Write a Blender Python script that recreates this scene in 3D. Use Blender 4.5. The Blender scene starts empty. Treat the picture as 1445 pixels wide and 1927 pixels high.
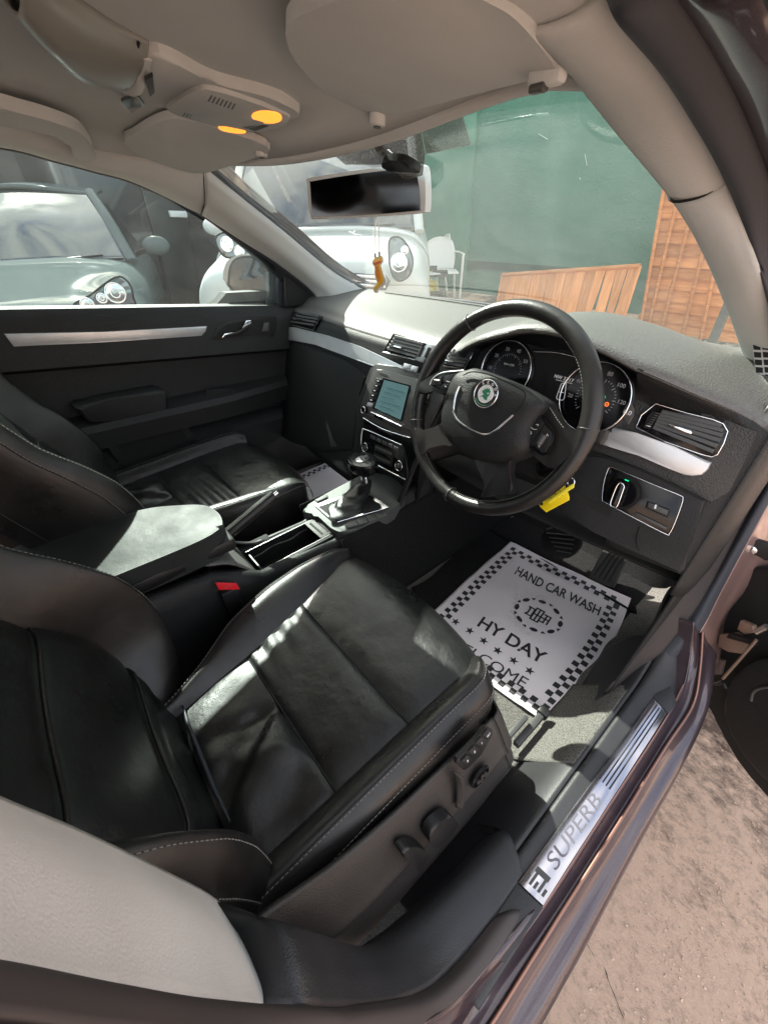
import bpy, bmesh, math, random
from mathutils import Vector, Matrix
random.seed(7)
S = bpy.context.scene
COL = S.collection

# ------------------------------------------------------------------ camera
W0, H0, FPX = 1445.0, 1927.0, 758.59
CX, CY = 722.5, 963.5
CAM = Vector((0.755, -0.589, 1.198))
RW = Matrix(((0.6440279, 0.76433858, -0.03185263),
             (-0.44275498, 0.40637143, 0.79926859),
             (0.62385582, -0.50064837, 0.60012926)))
cd = bpy.data.cameras.new('camera')
cam = bpy.data.objects.new('camera', cd)
COL.objects.link(cam)
cam.matrix_world = Matrix.Translation(CAM) @ RW.transposed().to_4x4()
cd.sensor_fit = 'VERTICAL'
cd.sensor_height = 36.0
cd.lens = FPX / H0 * 36.0
cd.clip_start = 0.01
cd.clip_end = 500
S.camera = cam

# ------------------------------------------------------------------ light
SUN = Vector((-1.13, 0.23, .966)).normalized()      # towards the sun
world = bpy.data.worlds.new('World')
S.world = world
world.use_nodes = True
wn = world.node_tree.nodes
wl = world.node_tree.links
bg = wn['Background']
sky = wn.new('ShaderNodeTexSky')
sky.sky_type = 'NISHITA'
sky.sun_disc = False
sky.sun_elevation = math.asin(SUN.z)
sky.sun_rotation = math.atan2(SUN.x, SUN.y)
sky.air_density = 1.0
sky.dust_density = 4.0
sky.ozone_density = 1.0
# broken white cloud over the sky
wtc = wn.new('ShaderNodeTexCoord'); wmp = wn.new('ShaderNodeMapping'); wmp.inputs['Scale'].default_value = (1, 1, 2.2)
cno = wn.new('ShaderNodeTexNoise'); cno.inputs['Scale'].default_value = 3.2; cno.inputs['Detail'].default_value = 9; cno.inputs['Roughness'].default_value = .6; cno.inputs['Distortion'].default_value = .5
crp = wn.new('ShaderNodeValToRGB'); crp.color_ramp.elements[0].position = .40; crp.color_ramp.elements[0].color = (0, 0, 0, 1); crp.color_ramp.elements[1].position = .58; crp.color_ramp.elements[1].color = (1, 1, 1, 1)
cmx = wn.new('ShaderNodeMix'); cmx.data_type = 'RGBA'; cmx.inputs[7].default_value = (6.4, 6.1, 5.8, 1)
wl.new(wtc.outputs['Generated'], wmp.inputs[0]); wl.new(wmp.outputs[0], cno.inputs['Vector']); wl.new(cno.outputs[0], crp.inputs[0])
wl.new(crp.outputs[0], cmx.inputs[0]); wl.new(sky.outputs[0], cmx.inputs[6]); wl.new(cmx.outputs[2], bg.inputs[0])
bg.inputs[1].default_value = 0.13
sd = bpy.data.lights.new('sun', 'SUN')
sd.energy = 4.6
sd.angle = math.radians(0.5)
sd.color = (1.0, 0.94, 0.86)
sun = bpy.data.objects.new('sun', sd)
COL.objects.link(sun)
sun.rotation_euler = SUN.to_track_quat('Z', 'Y').to_euler()
S.view_settings.view_transform = 'Standard'
S.view_settings.look = 'None'
S.view_settings.gamma = 1.0
S.view_settings.use_curve_mapping = False
S.view_settings.exposure = 1.85
S.render.engine = 'CYCLES'
S.cycles.max_bounces = 10
S.cycles.transparent_max_bounces = 16

# ------------------------------------------------------------------ measuring helpers
# (turn a point of the survey picture into a point of the real place, on a plane or surface of the car)
def ray(u, v):
    return RW.transposed() @ Vector(((u - CX) / FPX, -(v - CY) / FPX, -1.0))
def at(u, v, ax, val):
    r = ray(u, v); i = 'xyz'.index(ax)
    return CAM + r * ((val - CAM[i]) / r[i])
def atp(u, v, P, n):
    r = ray(u, v)
    return CAM + r * ((Vector(P) - CAM).dot(n) / r.dot(n))
def hs(u, v, fn, tmax=4.0):
    r = ray(u, v); t = 0.02; st = 0.01
    while t < tmax and fn(CAM + r * t) > 0: t += st
    a, b = t - st, t
    for _ in range(24):
        m = (a + b) / 2
        if fn(CAM + r * m) > 0: a = m
        else: b = m
    return CAM + r * b
def crop(x0, y0, s):
    return lambda x, y: (x0 + x * s, y0 + y * s)
cA = crop(0, 0, .4983); cB = crop(720, 0, .5017); cC = crop(0, 280, .3875); cD = crop(380, 230, .36)
cE = crop(860, 300, .405); cF = crop(520, 540, .3045); cG = crop(760, 540, .3045); cH = crop(1080, 640, .2526)
cI = crop(0, 680, .429); cJ = crop(400, 820, .3183); cK = crop(820, 940, .3322); cL = crop(0, 1020, .3876)
cM = crop(320, 1000, .443); cN = crop(480, 1300, .4014); cO = crop(860, 1260, .346); cP = crop(0, 1480, .623)
cQ = crop(1160, 960, .3322)
roof_z = lambda x, y: 1.318 - .14 * (max(y, -1.2) + .1) - (.055 + .04 * max(0, min(1, (y + .3) / .2))) * (min(abs(x), .60) / .56) ** 6 - .030 * max(0, min(1.4, (y + .20) / .1)) ** 2 * max(0, 1 - (x / .47) ** 4)
roof_f = lambda p: roof_z(p.x, p.y) - p.z
face_y = lambda x, z: .098 + .33 * (z - .865) + .06 * (abs(x) / .66) ** 2
face_f = lambda p: face_y(p.x, p.z) - p.y
ws_z = lambda y: .958 + .6007 * (.442 - y)

# ------------------------------------------------------------------ materials
MATS = {}
def nt(name):
    m = bpy.data.materials.new(name); m.use_nodes = True
    return m, m.node_tree.nodes, m.node_tree.links, m.node_tree.nodes['Principled BSDF']
def mat(name, col, rough=.5, metal=0.0, bump=None, var=None, coat=0.0, spec=.5, rvar=0.0, emit=None):
    """bump: list of (kind, scale, distance); var: (scale, amount)"""
    m, n, l, b = nt(name)
    b.inputs['Base Color'].default_value = (*col, 1)
    b.inputs['Roughness'].default_value = rough
    b.inputs['Metallic'].default_value = metal
    b.inputs['Specular IOR Level'].default_value = spec
    if coat:
        b.inputs['Coat Weight'].default_value = coat; b.inputs['Coat Roughness'].default_value = .04
    if emit:
        b.inputs['Emission Color'].default_value = (*emit[0], 1); b.inputs['Emission Strength'].default_value = emit[1]
    tc = n.new('ShaderNodeTexCoord')
    if var:
        t = n.new('ShaderNodeTexNoise'); t.inputs['Scale'].default_value = var[0]; t.inputs['Detail'].default_value = 6
        l.new(tc.outputs['Object'], t.inputs['Vector'])
        r = n.new('ShaderNodeMapRange'); r.inputs[1].default_value = .3; r.inputs[2].default_value = .7
        r.inputs[3].default_value = 1 - var[1]; r.inputs[4].default_value = 1 + var[1]
        l.new(t.outputs[0], r.inputs[0])
        mx = n.new('ShaderNodeMix'); mx.data_type = 'RGBA'; mx.blend_type = 'MULTIPLY'; mx.inputs[0].default_value = 1
        mx.inputs[6].default_value = (*col, 1)
        cb = n.new('ShaderNodeCombineColor')
        for i in range(3): l.new(r.outputs[0], cb.inputs[i])
        l.new(cb.outputs[0], mx.inputs[7]); l.new(mx.outputs[2], b.inputs['Base Color'])
    if rvar:
        t = n.new('ShaderNodeTexNoise'); t.inputs['Scale'].default_value = 14; t.inputs['Detail'].default_value = 5
        l.new(tc.outputs['Object'], t.inputs['Vector'])
        r = n.new('ShaderNodeMapRange'); r.inputs[1].default_value = .3; r.inputs[2].default_value = .7
        r.inputs[3].default_value = rough - rvar; r.inputs[4].default_value = rough + rvar
        l.new(t.outputs[0], r.inputs[0]); l.new(r.outputs[0], b.inputs['Roughness'])
    prev = None
    for k, sc, dist in (bump or []):
        if k == 'noise':
            t = n.new('ShaderNodeTexNoise'); t.inputs['Scale'].default_value = sc; t.inputs['Detail'].default_value = 4; out = t.outputs[0]
        elif k == 'voro':
            t = n.new('ShaderNodeTexVoronoi'); t.inputs['Scale'].default_value = sc; out = t.outputs['Distance']
        else:
            t = n.new('ShaderNodeTexWave'); t.inputs['Scale'].default_value = sc; t.bands_direction = 'DIAGONAL'
            t.inputs['Distortion'].default_value = .6; out = t.outputs[0]
        l.new(tc.outputs['Object'], t.inputs['Vector'])
        bp = n.new('ShaderNodeBump'); bp.inputs['Distance'].default_value = dist; bp.inputs['Strength'].default_value = .8
        l.new(out, bp.inputs['Height'])
        if prev: l.new(prev.outputs[0], bp.inputs['Normal'])
        prev = bp
    if prev: l.new(prev.outputs[0], b.inputs['Normal'])
    MATS[name] = m
    return m
LEATHER = mat('black leather', (.0085, .0090, .0090), .36, bump=[('noise', 16, .005), ('noise', 60, .0004), ('voro', 900, .00025)], var=(20, .25), rvar=.10, spec=.55)
LEATHER_W = mat('worn leather', (.013, .012, .0115), .35, bump=[('voro', 1100, .0002), ('noise', 60, .0006)], var=(30, .3), rvar=.12, spec=.45)
SEAM = mat('seam shadow black', (.004, .004, .004), .8)
THREAD = mat('grey thread', (.20, .19, .18), .7)
SOFT = mat('black soft plastic', (.012, .0125, .013), .55, spec=.35, bump=[('voro', 520, .0007), ('noise', 300, .0004)], var=(12, .15))
DTOP = mat('grained dashboard plastic', (.095, .093, .088), .48, spec=.5, bump=[('voro', 420, .0007)], var=(220, .16))
PLAST = mat('black hard plastic', (.010, .010, .0105), .42, spec=.4, bump=[('noise', 500, .00025)], var=(10, .15))
SIDEP = mat('seat side plastic', (.030, .027, .025), .50, spec=.4, bump=[('voro', 600, .0005)], var=(9, .15))
GLOSS = mat('piano black', (.005, .005, .006), .16, spec=.35)
GREY = mat('charcoal plastic', (.055, .055, .054), .45, bump=[('noise', 600, .0002)], var=(15, .15))
SILVER = mat('brushed silver trim', (.62, .63, .64), .36, metal=.55, var=(25, .06), bump=[('noise', 200, .0001)])
CHROME = mat('chrome', (.82, .82, .84), .12, metal=1)
FABRIC = mat('light grey roof lining', (.48, .495, .49), .92, bump=[('noise', 700, .0005)], var=(5, .07), spec=.15)
PILLAR = mat('light beige pillar plastic', (.48, .495, .49), .75, bump=[('noise', 500, .0004)], var=(6, .05), spec=.25)
BPIL = mat('ribbed cream pillar fabric', (.62, .60, .57), .9, bump=[('noise', 700, .0006)], var=(7, .08), spec=.15)
PAINT = mat('brown metallic paint', (.060, .042, .052), .36, metal=.45, coat=.8, bump=[('noise', 1500, .00005)], var=(900, .35))
SEAL = mat('dark rubber seal', (.030, .033, .042), .72, bump=[('noise', 300, .0003)])
CARPET = mat('dark carpet', (.13, .125, .115), .95, bump=[('noise', 500, .004)], var=(420, .6), spec=.1)
CARPETD = mat('black floor mat', (.014, .014, .014), .95, bump=[('noise', 400, .003)], var=(300, .5), spec=.1)
RED = mat('red buckle button', (.75, .02, .03), .35, emit=((1, .02, .03), .0))
METAL = mat('satin steel', (.55, .54, .52), .30, metal=1)
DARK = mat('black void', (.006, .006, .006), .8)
WHITEP = mat('white print', (.75, .75, .75), .5)
BLACKP = mat('black print', (.02, .02, .022), .6)
GREENP = mat('emblem green', (.02, .20, .09), .3, coat=.5)
LAMP = mat('warm roof lamp', (.8, .3, .05), .4, emit=((1.0, .27, .03), .55))
SCREEN = mat('lcd screen', (.07, .13, .14), .12, emit=((.22, .42, .43), .07), coat=.3)

def glass_mat(name, tint, refl=1.0, rough=0.0, haze=0.0):
    m = bpy.data.materials.new(name); m.use_nodes = True
    n, l = m.node_tree.nodes, m.node_tree.links
    n.remove(n['Principled BSDF'])
    out = n['Material Output']
    tr = n.new('ShaderNodeBsdfTransparent'); tr.inputs[0].default_value = (*tint, 1)
    gl = n.new('ShaderNodeBsdfGlossy'); gl.inputs['Roughness'].default_value = rough
    fr = n.new('ShaderNodeFresnel'); fr.inputs[0].default_value = 1.45
    mu = n.new('ShaderNodeMath'); mu.operation = 'MULTIPLY'; mu.inputs[1].default_value = refl
    l.new(fr.outputs[0], mu.inputs[0])
    mx = n.new('ShaderNodeMixShader')
    l.new(mu.outputs[0], mx.inputs[0]); l.new(tr.outputs[0], mx.inputs[1]); l.new(gl.outputs[0], mx.inputs[2])
    if haze:                                   # thin diffuse film, added to lay the veil of glare over the pane
        di = n.new('ShaderNodeBsdfDiffuse'); di.inputs[0].default_value = (.75, .80, .78, 1)
        ts = n.new('ShaderNodeBsdfTranslucent'); ts.inputs[0].default_value = (.75, .80, .78, 1)
        ad = n.new('ShaderNodeMixShader'); ad.inputs[0].default_value = .6; l.new(di.outputs[0], ad.inputs[1]); l.new(ts.outputs[0], ad.inputs[2])
        tc = n.new('ShaderNodeTexCoord'); no = n.new('ShaderNodeTexNoise'); no.inputs['Scale'].default_value = 9; no.inputs['Detail'].default_value = 10; no.inputs['Roughness'].default_value = .7
        l.new(tc.outputs['Object'], no.inputs['Vector'])
        mr = n.new('ShaderNodeMapRange'); mr.inputs[1].default_value = .3; mr.inputs[2].default_value = .75; mr.inputs[3].default_value = haze * .5; mr.inputs[4].default_value = haze * 1.6
        l.new(no.outputs[0], mr.inputs[0])
        m2 = n.new('ShaderNodeMixShader'); l.new(mr.outputs[0], m2.inputs[0]); l.new(mx.outputs[0], m2.inputs[1]); l.new(ad.outputs[0], m2.inputs[2]); mx = m2
    l.new(mx.outputs[0], out.inputs[0])
    return m
GLASS = glass_mat('windscreen glass', (.84, .94, .90), 1.0, haze=.036)
SGLASS = glass_mat('side window glass', (.78, .93, .89), 1.0, haze=.02)

# ------------------------------------------------------------------ object helpers
def empty(name, loc=(0, 0, 0), label=None, cat=None, group=None):
    o = bpy.data.objects.new(name, None); COL.objects.link(o); o.location = loc
    o.empty_display_size = .05
    return tag(o, label, cat, group)
def tag(o, label=None, cat=None, group=None, kind=None):
    if label: o['label'] = label
    if cat: o['category'] = cat
    if group: o['group'] = group
    if kind: o['kind'] = kind
    return o
def link(name, bm, m, parent=None, smooth=False, ang=None, kind=None):
    me = bpy.data.meshes.new(name)
    bmesh.ops.remove_doubles(bm, verts=bm.verts, dist=1e-6)
    bm.normal_update(); bm.to_mesh(me); bm.free()
    o = bpy.data.objects.new(name, me); COL.objects.link(o)
    if m: me.materials.append(m)
    if smooth:
        for p in me.polygons: p.use_smooth = True
        if ang: me.set_sharp_from_angle(angle=math.radians(ang))
    if parent:
        o.parent = parent
        # parents may stand away from the origin: keep the part where it is
        o.matrix_parent_inverse = Matrix.Translation(-root_loc(parent))
    if kind: o['kind'] = kind
    return o
def root_loc(p):
    v = Vector((0, 0, 0))
    q = p
    while q:
        v += Vector(q.location) + (q.matrix_parent_inverse.to_translation() if q.parent else Vector((0, 0, 0)))
        q = q.parent
    return v
def cr(P, n, closed=False):
    """Catmull-Rom resample of points to n samples"""
    P = [Vector(p) for p in P]; k = len(P)
    if k == 2 and not closed:
        return [P[0].lerp(P[1], i / (n - 1)) for i in range(n)]
    out = []
    seg = k if closed else k - 1
    m = n if closed else n - 1
    for i in range(n):
        t = i * seg / m
        j = min(int(t), seg - 1); f = t - j
        if closed: p0, p1, p2, p3 = P[(j - 1) % k], P[j % k], P[(j + 1) % k], P[(j + 2) % k]
        else:
            p1, p2 = P[j], P[j + 1]
            p0 = P[j - 1] if j > 0 else p1 * 2 - p2
            p3 = P[j + 2] if j + 2 < k else p2 * 2 - p1
        out.append(.5 * ((2 * p1) + (p2 - p0) * f + (2 * p0 - 5 * p1 + 4 * p2 - p3) * f * f + (3 * p1 - p0 - 3 * p2 + p3) * f ** 3))
    return out
def patch_bm(rows, nu=24, nv=16, fn=None):
    R = [cr(r, nu) for r in rows]
    G = [cr([r[i] for r in R], nv) for i in range(nu)]      # G[i][j]
    bm = bmesh.new()
    V = [[bm.verts.new(fn(G[i][j], i / (nu - 1), j / (nv - 1)) if fn else G[i][j]) for j in range(nv)] for i in range(nu)]
    for i in range(nu - 1):
        for j in range(nv - 1):
            try: bm.faces.new((V[i][j], V[i + 1][j], V[i + 1][j + 1], V[i][j + 1]))
            except ValueError: pass
    return bm
def solid(o, t, off=0.0):
    md = o.modifiers.new('thickness', 'SOLIDIFY'); md.thickness = t; md.offset = off
    return o
def patch(name, rows, m, parent=None, nu=24, nv=16, t=.006, off=0.0, fn=None, ang=None):
    bm = patch_bm(rows, nu, nv, fn)
    o = link(name, bm, m, parent, smooth=True, ang=ang)
    if t: solid(o, t, off)
    return o
def tube_bm(bm, path, r, seg=8, closed=False, sq=1.0, up=None):
    P = [Vector(p) for p in path]; n = len(P)
    rings = []
    prev = None
    for i, p in enumerate(P):
        a = P[(i - 1) % n] if (closed or i > 0) else p
        b = P[(i + 1) % n] if (closed or i < n - 1) else p
        t = (b - a).normalized()
        if up is not None: s = t.cross(up).normalized()
        elif prev is None:
            s = t.cross(Vector((0, 0, 1)))
            if s.length < .1: s = t.cross(Vector((1, 0, 0)))
            s.normalize()
        else: s = (prev - t * prev.dot(t)).normalized()
        prev = s
        q = s.cross(t)
        rr = r[i] if isinstance(r, (list, tuple)) else r
        rings.append([bm.verts.new(p + s * math.cos(2 * math.pi * k / seg) * rr + q * math.sin(2 * math.pi * k / seg) * rr * sq) for k in range(seg)])
    m = n if closed else n - 1
    for i in range(m):
        A, B = rings[i], rings[(i + 1) % n]
        for k in range(seg):
            bm.faces.new((A[k], A[(k + 1) % seg], B[(k + 1) % seg], B[k]))
    if not closed:
        bm.faces.new(rings[0][::-1]); bm.faces.new(rings[-1])
def tube(name, path, r, m, parent=None, seg=8, closed=False, sq=1.0, up=None, n=None):
    if n: path = cr(path, n, closed)
    bm = bmesh.new(); tube_bm(bm, path, r, seg, closed, sq, up)
    return link(name, bm, m, parent, smooth=True, ang=50)
def stitches(name, path, m, parent=None, L=.0042, gap=.0024, r=.0006, twin=None, lift=(0, 0, 0)):
    P = cr(path, 200); lift = Vector(lift)
    bm = bmesh.new(); d = 0.0; on = None
    pts = [P[0]]
    cum = [0.0]
    for a, b in zip(P, P[1:]): cum.append(cum[-1] + (b - a).length)
    def pos(s):
        for i in range(len(cum) - 1):
            if cum[i + 1] >= s:
                f = (s - cum[i]) / max(1e-9, cum[i + 1] - cum[i]); return P[i].lerp(P[i + 1], f)
        return P[-1]
    s = 0.0
    while s + L < cum[-1]:
        tube_bm(bm, [pos(s) + lift, pos(s + L) + lift], r, 5)
        s += L + gap
    return link(name, bm, m, parent, smooth=True, kind='stuff')
def plate_bm(bm, pts, d, bevel=0.0, seg=2):
    """closed outline pts extruded by vector d (front = pts + d)"""
    d = Vector(d)
    a = [bm.verts.new(Vector(p)) for p in pts]; b = [bm.verts.new(Vector(p) + d) for p in pts]
    n = len(a)
    for i in range(n): bm.faces.new((a[i], a[(i + 1) % n], b[(i + 1) % n], b[i]))
    e = [bm.edges.get((b[i], b[(i + 1) % n])) for i in range(n)]
    f1 = bm.faces.new(b); f2 = bm.faces.new(a[::-1])
    if bevel:
        bmesh.ops.bevel(bm, geom=e, offset=bevel, segments=seg, profile=.5, affect='EDGES', clamp_overlap=True)
def plate(name, pts, d, m, parent=None, bevel=0.0, smooth=0, seg=2):
    if smooth: pts = cr(pts, smooth, True)
    bm = bmesh.new(); plate_bm(bm, pts, d, bevel, seg)
    bmesh.ops.recalc_face_normals(bm, faces=bm.faces)
    return link(name, bm, m, parent, smooth=True, ang=35)
def box_bm(bm, c, s, R=None, bevel=0.0, seg=2):
    c = Vector(c); R = R or Matrix.Identity(3)
    r = bmesh.ops.create_cube(bm, size=1.0)
    vs = r['verts']
    for v in vs: v.co = c + R @ Vector((v.co.x * s[0], v.co.y * s[1], v.co.z * s[2]))
    if bevel:
        es = list({e for v in vs for e in v.link_edges})
        bmesh.ops.bevel(bm, geom=es, offset=bevel, segments=seg, profile=.5, affect='EDGES', clamp_overlap=True)
def box(name, c, s, m, parent=None, R=None, bevel=0.0, seg=2):
    bm = bmesh.new(); box_bm(bm, c, s, R, bevel, seg)
    return link(name, bm, m, parent, smooth=bool(bevel), ang=35 if bevel else None)
def disc(name, c, nrm, r, h, m, parent=None, seg=32, bevel=0.0, ry=None, ax=None):
    nrm = Vector(nrm).normalized()
    x = Vector(ax) if ax else nrm.cross(Vector((0, 0, 1)))
    if x.length < .05: x = Vector((1, 0, 0))
    x = (x - nrm * x.dot(nrm)).normalized(); y = nrm.cross(x)
    ry = ry or r
    pts = [Vector(c) + x * math.cos(2 * math.pi * i / seg) * r + y * math.sin(2 * math.pi * i / seg) * ry for i in range(seg)]
    return plate(name, pts, nrm * h, m, parent, bevel)
def ring(name, c, nrm, r, t, m, parent=None, n=48, ax=None, ry=None):
    nrm = Vector(nrm).normalized()
    x = Vector(ax) if ax else nrm.cross(Vector((0, 0, 1))); x = (x - nrm * x.dot(nrm)).normalized(); y = nrm.cross(x); ry = ry or r
    return tube(name, [Vector(c) + x * math.cos(2 * math.pi * i / n) * r + y * math.sin(2 * math.pi * i / n) * ry for i in range(n)], t, m, parent, closed=True, seg=8)
def text(name, s, o, xdir, ydir, size, m, parent=None, t=.0003, align='CENTER', sx=1.0, shear=0.0, bold=0.0):
    cu = bpy.data.curves.new(name, 'FONT'); cu.body = s; cu.size = size; cu.extrude = t; cu.align_x = align; cu.align_y = 'CENTER'
    cu.shear = shear; cu.offset = bold; cu.resolution_u = 3
    ob = bpy.data.objects.new('tmp', cu); COL.objects.link(ob)
    dg = bpy.context.evaluated_depsgraph_get()
    me = bpy.data.meshes.new_from_object(ob.evaluated_get(dg)); bpy.data.objects.remove(ob)
    x = Vector(xdir).normalized(); y = Vector(ydir); y = (y - x * y.dot(x)).normalized(); z = x.cross(y)
    for v in me.vertices:
        v.co = Vector(o) + x * v.co.x * sx + y * v.co.y + z * v.co.z
    me.materials.clear(); me.materials.append(m)
    b = bpy.data.objects.new(name, me); COL.objects.link(b)
    if parent: b.parent = parent; b.matrix_parent_inverse = Matrix.Translation(-root_loc(parent))
    return b
def H(c, pts, fn):                      # crop points -> surface points
    return [fn(*c(*p)) for p in pts]
def PX(pts, ax, val):
    return [at(u, v, ax, val) for u, v in pts]
# ================================================================== THE CAR SHELL
car = empty('car', (0, 0, 0), 'brown saloon car with black leather cabin, seen through its open driver door', 'car')

# ---- roof lining: one curved sheet, z from roof_z
def sheet(name, x0, x1, y0, y1, zf, m, nx=40, ny=30, t=.01, parent=None):
    bm = bmesh.new()
    V = [[bm.verts.new((x0 + (x1 - x0) * i / nx, y0 + (y1 - y0) * j / ny, zf(x0 + (x1 - x0) * i / nx, y0 + (y1 - y0) * j / ny))) for j in range(ny + 1)] for i in range(nx + 1)]
    for i in range(nx):
        for j in range(ny): bm.faces.new((V[i][j], V[i + 1][j], V[i + 1][j + 1], V[i][j + 1]))
    o = link(name, bm, m, parent, smooth=True)
    solid(o, t, 0)
    return o
hdr_y = lambda x: -.085 - .03 * (abs(x) / .5) ** 2
def lining_z(x, y):
    return roof_z(x, y)
bm = bmesh.new()
NX, NY = 48, 40
V = []
for i in range(NX + 1):
    x = -.545 + 1.035 * i / NX
    row = []
    for j in range(NY + 1):
        y = -1.5 + (hdr_y(x) + 1.5) * j / NY
        row.append(bm.verts.new((x, y, lining_z(x, y) if y > -.9 else lining_z(x, -.9) )))
    V.append(row)
for i in range(NX):
    for j in range(NY): bm.faces.new((V[i][j], V[i + 1][j], V[i + 1][j + 1], V[i][j + 1]))
o = link('headliner', bm, FABRIC, car, smooth=True); solid(o, .012, 1.0)
# outer roof skin above the lining
bm = bmesh.new()
V = []
for i in range(25):
    x = -.57 + 1.14 * i / 24
    row = [bm.verts.new((x, y, lining_z(min(max(x, -.58), .58), max(y, -.9)) + .055 - .02 * (abs(x) / .62) ** 4)) for y in [(-1.5 + (hdr_y(x) + 1.53) * j / 16) for j in range(17)]]
    V.append(row)
for i in range(24):
    for j in range(16): bm.faces.new((V[i][j], V[i][j + 1], V[i + 1][j + 1], V[i + 1][j]))
o = link('roof_panel', bm, PAINT, car, smooth=True); solid(o, .004, 1)
tube('header_trim', [(x, hdr_y(x) + .004, roof_z(x, hdr_y(x)) + .002) for x in [-.52 + 1.04 * i / 24 for i in range(25)]], .009, FABRIC, car)

RN = Vector((0, -.14, -1)).normalized()       # down out of the lining
def roofpt(c, pts, off=0.0): return [hs(*c(*p), roof_f) + RN * off for p in pts]

# ---- sun visors
def visor(pts, c, clip, name='sun_visor'):
    P = roofpt(c, pts, 0.004)
    o = plate(name, P, RN * .011, FABRIC, car, bevel=.007, smooth=56, seg=3)
    q = hs(*c(*clip), roof_f) + RN * .008
    b = disc('visor_clip', q, RN, .011, .012, PILLAR, o, 20, .003)
    disc('clip_hole', q + RN * .0115, RN, .005, .002, GREY, b if False else o, 16)
    return o
v1 = visor([(465, 495), (500, 470), (620, 405), (760, 420), (960, 490), (1010, 520), (990, 545), (800, 615), (720, 622), (640, 600), (520, 550)], cA, (985, 540))
RV = [(-1.5, 0)]
vr = [(1085, 110), (1120, 85), (1240, -15), (1500, -60)]
v2pts = [cA(1083, 115), cA(1130, 60), cA(1260, -20), (800, -60), (930, -40), (985, 10), (1040, 85), (1050, 112), (1020, 128), (900, 160), (745, 205), (715, 212), (690, 200), (620, 165), (565, 110)]
v2pts = [(1052, 112), (1020, 128), (900, 160), (745, 205), (715, 212), (690, 200), (620, 165), (560, 105), (540, 60), (545, 25), (600, -10), (700, -40), (830, -60), (930, -20), (990, 25)]
VN = Vector((-.10, -.17, -1)).normalized()
P = [atp(u, v, (.17, -.10, 1.303), VN) for u, v in v2pts]
v2 = plate('sun_visor', [p - VN * .006 for p in P], VN * .012, FABRIC, car, bevel=.007, smooth=80, seg=3)
q = atp(712, 203, (.17, -.10, 1.303), VN) + VN * .006
disc('visor_clip', q, RN, .011, .012, PILLAR, v2, 20, .003); disc('clip_hole', q + RN * .0115, RN, .005, .002, GREY, v2, 16)
q = atp(1035, 118, (.17, -.10, 1.303), VN) + VN * .004
box('visor_hinge', q, (.030, .014, .020), PILLAR, v2, bevel=.004)
box('hinge_pocket', q + Vector((-.004, -.004, -.010)), (.014, .010, .006), GREY, v2, bevel=.002)

# ---- overhead console: spectacle holder + lamp panel
oc = roofpt(cA, [(560, 155), (800, 262), (1000, 318), (1115, 375), (1110, 405), (940, 458), (790, 425), (610, 362), (500, 345), (400, 268)], -.004)
ocn = plate('overhead_console', oc, RN * .016, FABRIC, car, bevel=.008, smooth=64, seg=3)
lp = roofpt(cA, [(640, 335), (720, 280), (800, 272), (960, 325), (1075, 372), (1090, 395), (1050, 425), (940, 448), (860, 440), (690, 390), (625, 360)], .011)
lpn = plate('lamp_panel', lp, RN * .006, PILLAR, ocn, bevel=.002, smooth=48)
ring_pts = roofpt(cA, [(965, 330), (1090, 375), (1100, 400), (1060, 428), (945, 452)], .022)
for nm, pts in (('lamp_lens', [(945, 372), (965, 355), (1000, 350), (1045, 358), (1062, 378), (1045, 396), (1000, 400), (962, 392)]),
                ('lamp_lens', [(818, 422), (840, 417), (880, 424), (925, 440), (900, 445), (860, 441), (832, 434)])):
    P = roofpt(cA, pts, .0175)
    plate(nm, P, RN * .002, LAMP, ocn, bevel=.0008, smooth=24)
for sw in ([(872, 402), (935, 380), (960, 395), (905, 415)], [(905, 417), (962, 397), (985, 405), (930, 427)], [(935, 428), (985, 407), (1012, 413), (960, 436)]):
    plate('lamp_switch', roofpt(cA, sw, .0175), RN * .0016, GREY, ocn, bevel=.0006)
for k in range(7):                                   # slots of the microphone grilles
    a = (800 + k * 15 - 10, 290 + k * 5.5)
    plate('grille_slot', roofpt(cA, [a, (a[0] + 5, a[1] + 1), (a[0] - 7, a[1] + 27), (a[0] - 13, a[1] + 25)], .0172), RN * .0004, GREY, ocn)
    b = (690 + k * 12, 366 + k * 3.7)
    plate('grille_slot', roofpt(cA, [b, (b[0] + 4, b[1] + 1), (b[0] - 3, b[1] + 14), (b[0] - 8, b[1] + 13)], .0172), RN * .0004, GREY, ocn)
# spectacle holder: a bulging dark lid running back from the console
hold = []
secs = [((560, 150), (430, 280)), ((520, 130), (400, 270)), ((400, 60), (250, 205)), ((230, -60), (120, 60)), ((60, -200), (0, -60))]
rows = []
for k, (a, b) in enumerate(secs):
    A = hs(*cA(*a), roof_f); B = hs(*cA(*b), roof_f); Mx = (A + B) / 2
    h = [.018, .022, .028, .028, .02][k]
    rows.append([A, A.lerp(B, .12) + RN * h * .75, Mx + RN * h * 1.25, A.lerp(B, .88) + RN * h * .75, B])
HOLD = mat('satin grey green plastic', (.22, .225, .21), .28, bump=[('noise', 400, .0001)])
hl = patch('spectacle_holder', rows, HOLD, car, nu=20, nv=24, t=.003)
A, B = hs(*cA(545, 160), roof_f), hs(*cA(450, 285), roof_f)
tube('holder_latch', [A + RN * .010, (A + B) / 2 + RN * .026, B + RN * .012], .0075, PILLAR, hl, n=14, sq=.6)
tube('holder_gap', [hs(*cA(520, 130), roof_f) + RN * .006, (hs(*cA(520, 130), roof_f) + hs(*cA(400, 270), roof_f)) / 2 + RN * .0275, hs(*cA(400, 270), roof_f) + RN * .006], .0016, SEAM, hl, n=16)
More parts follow.
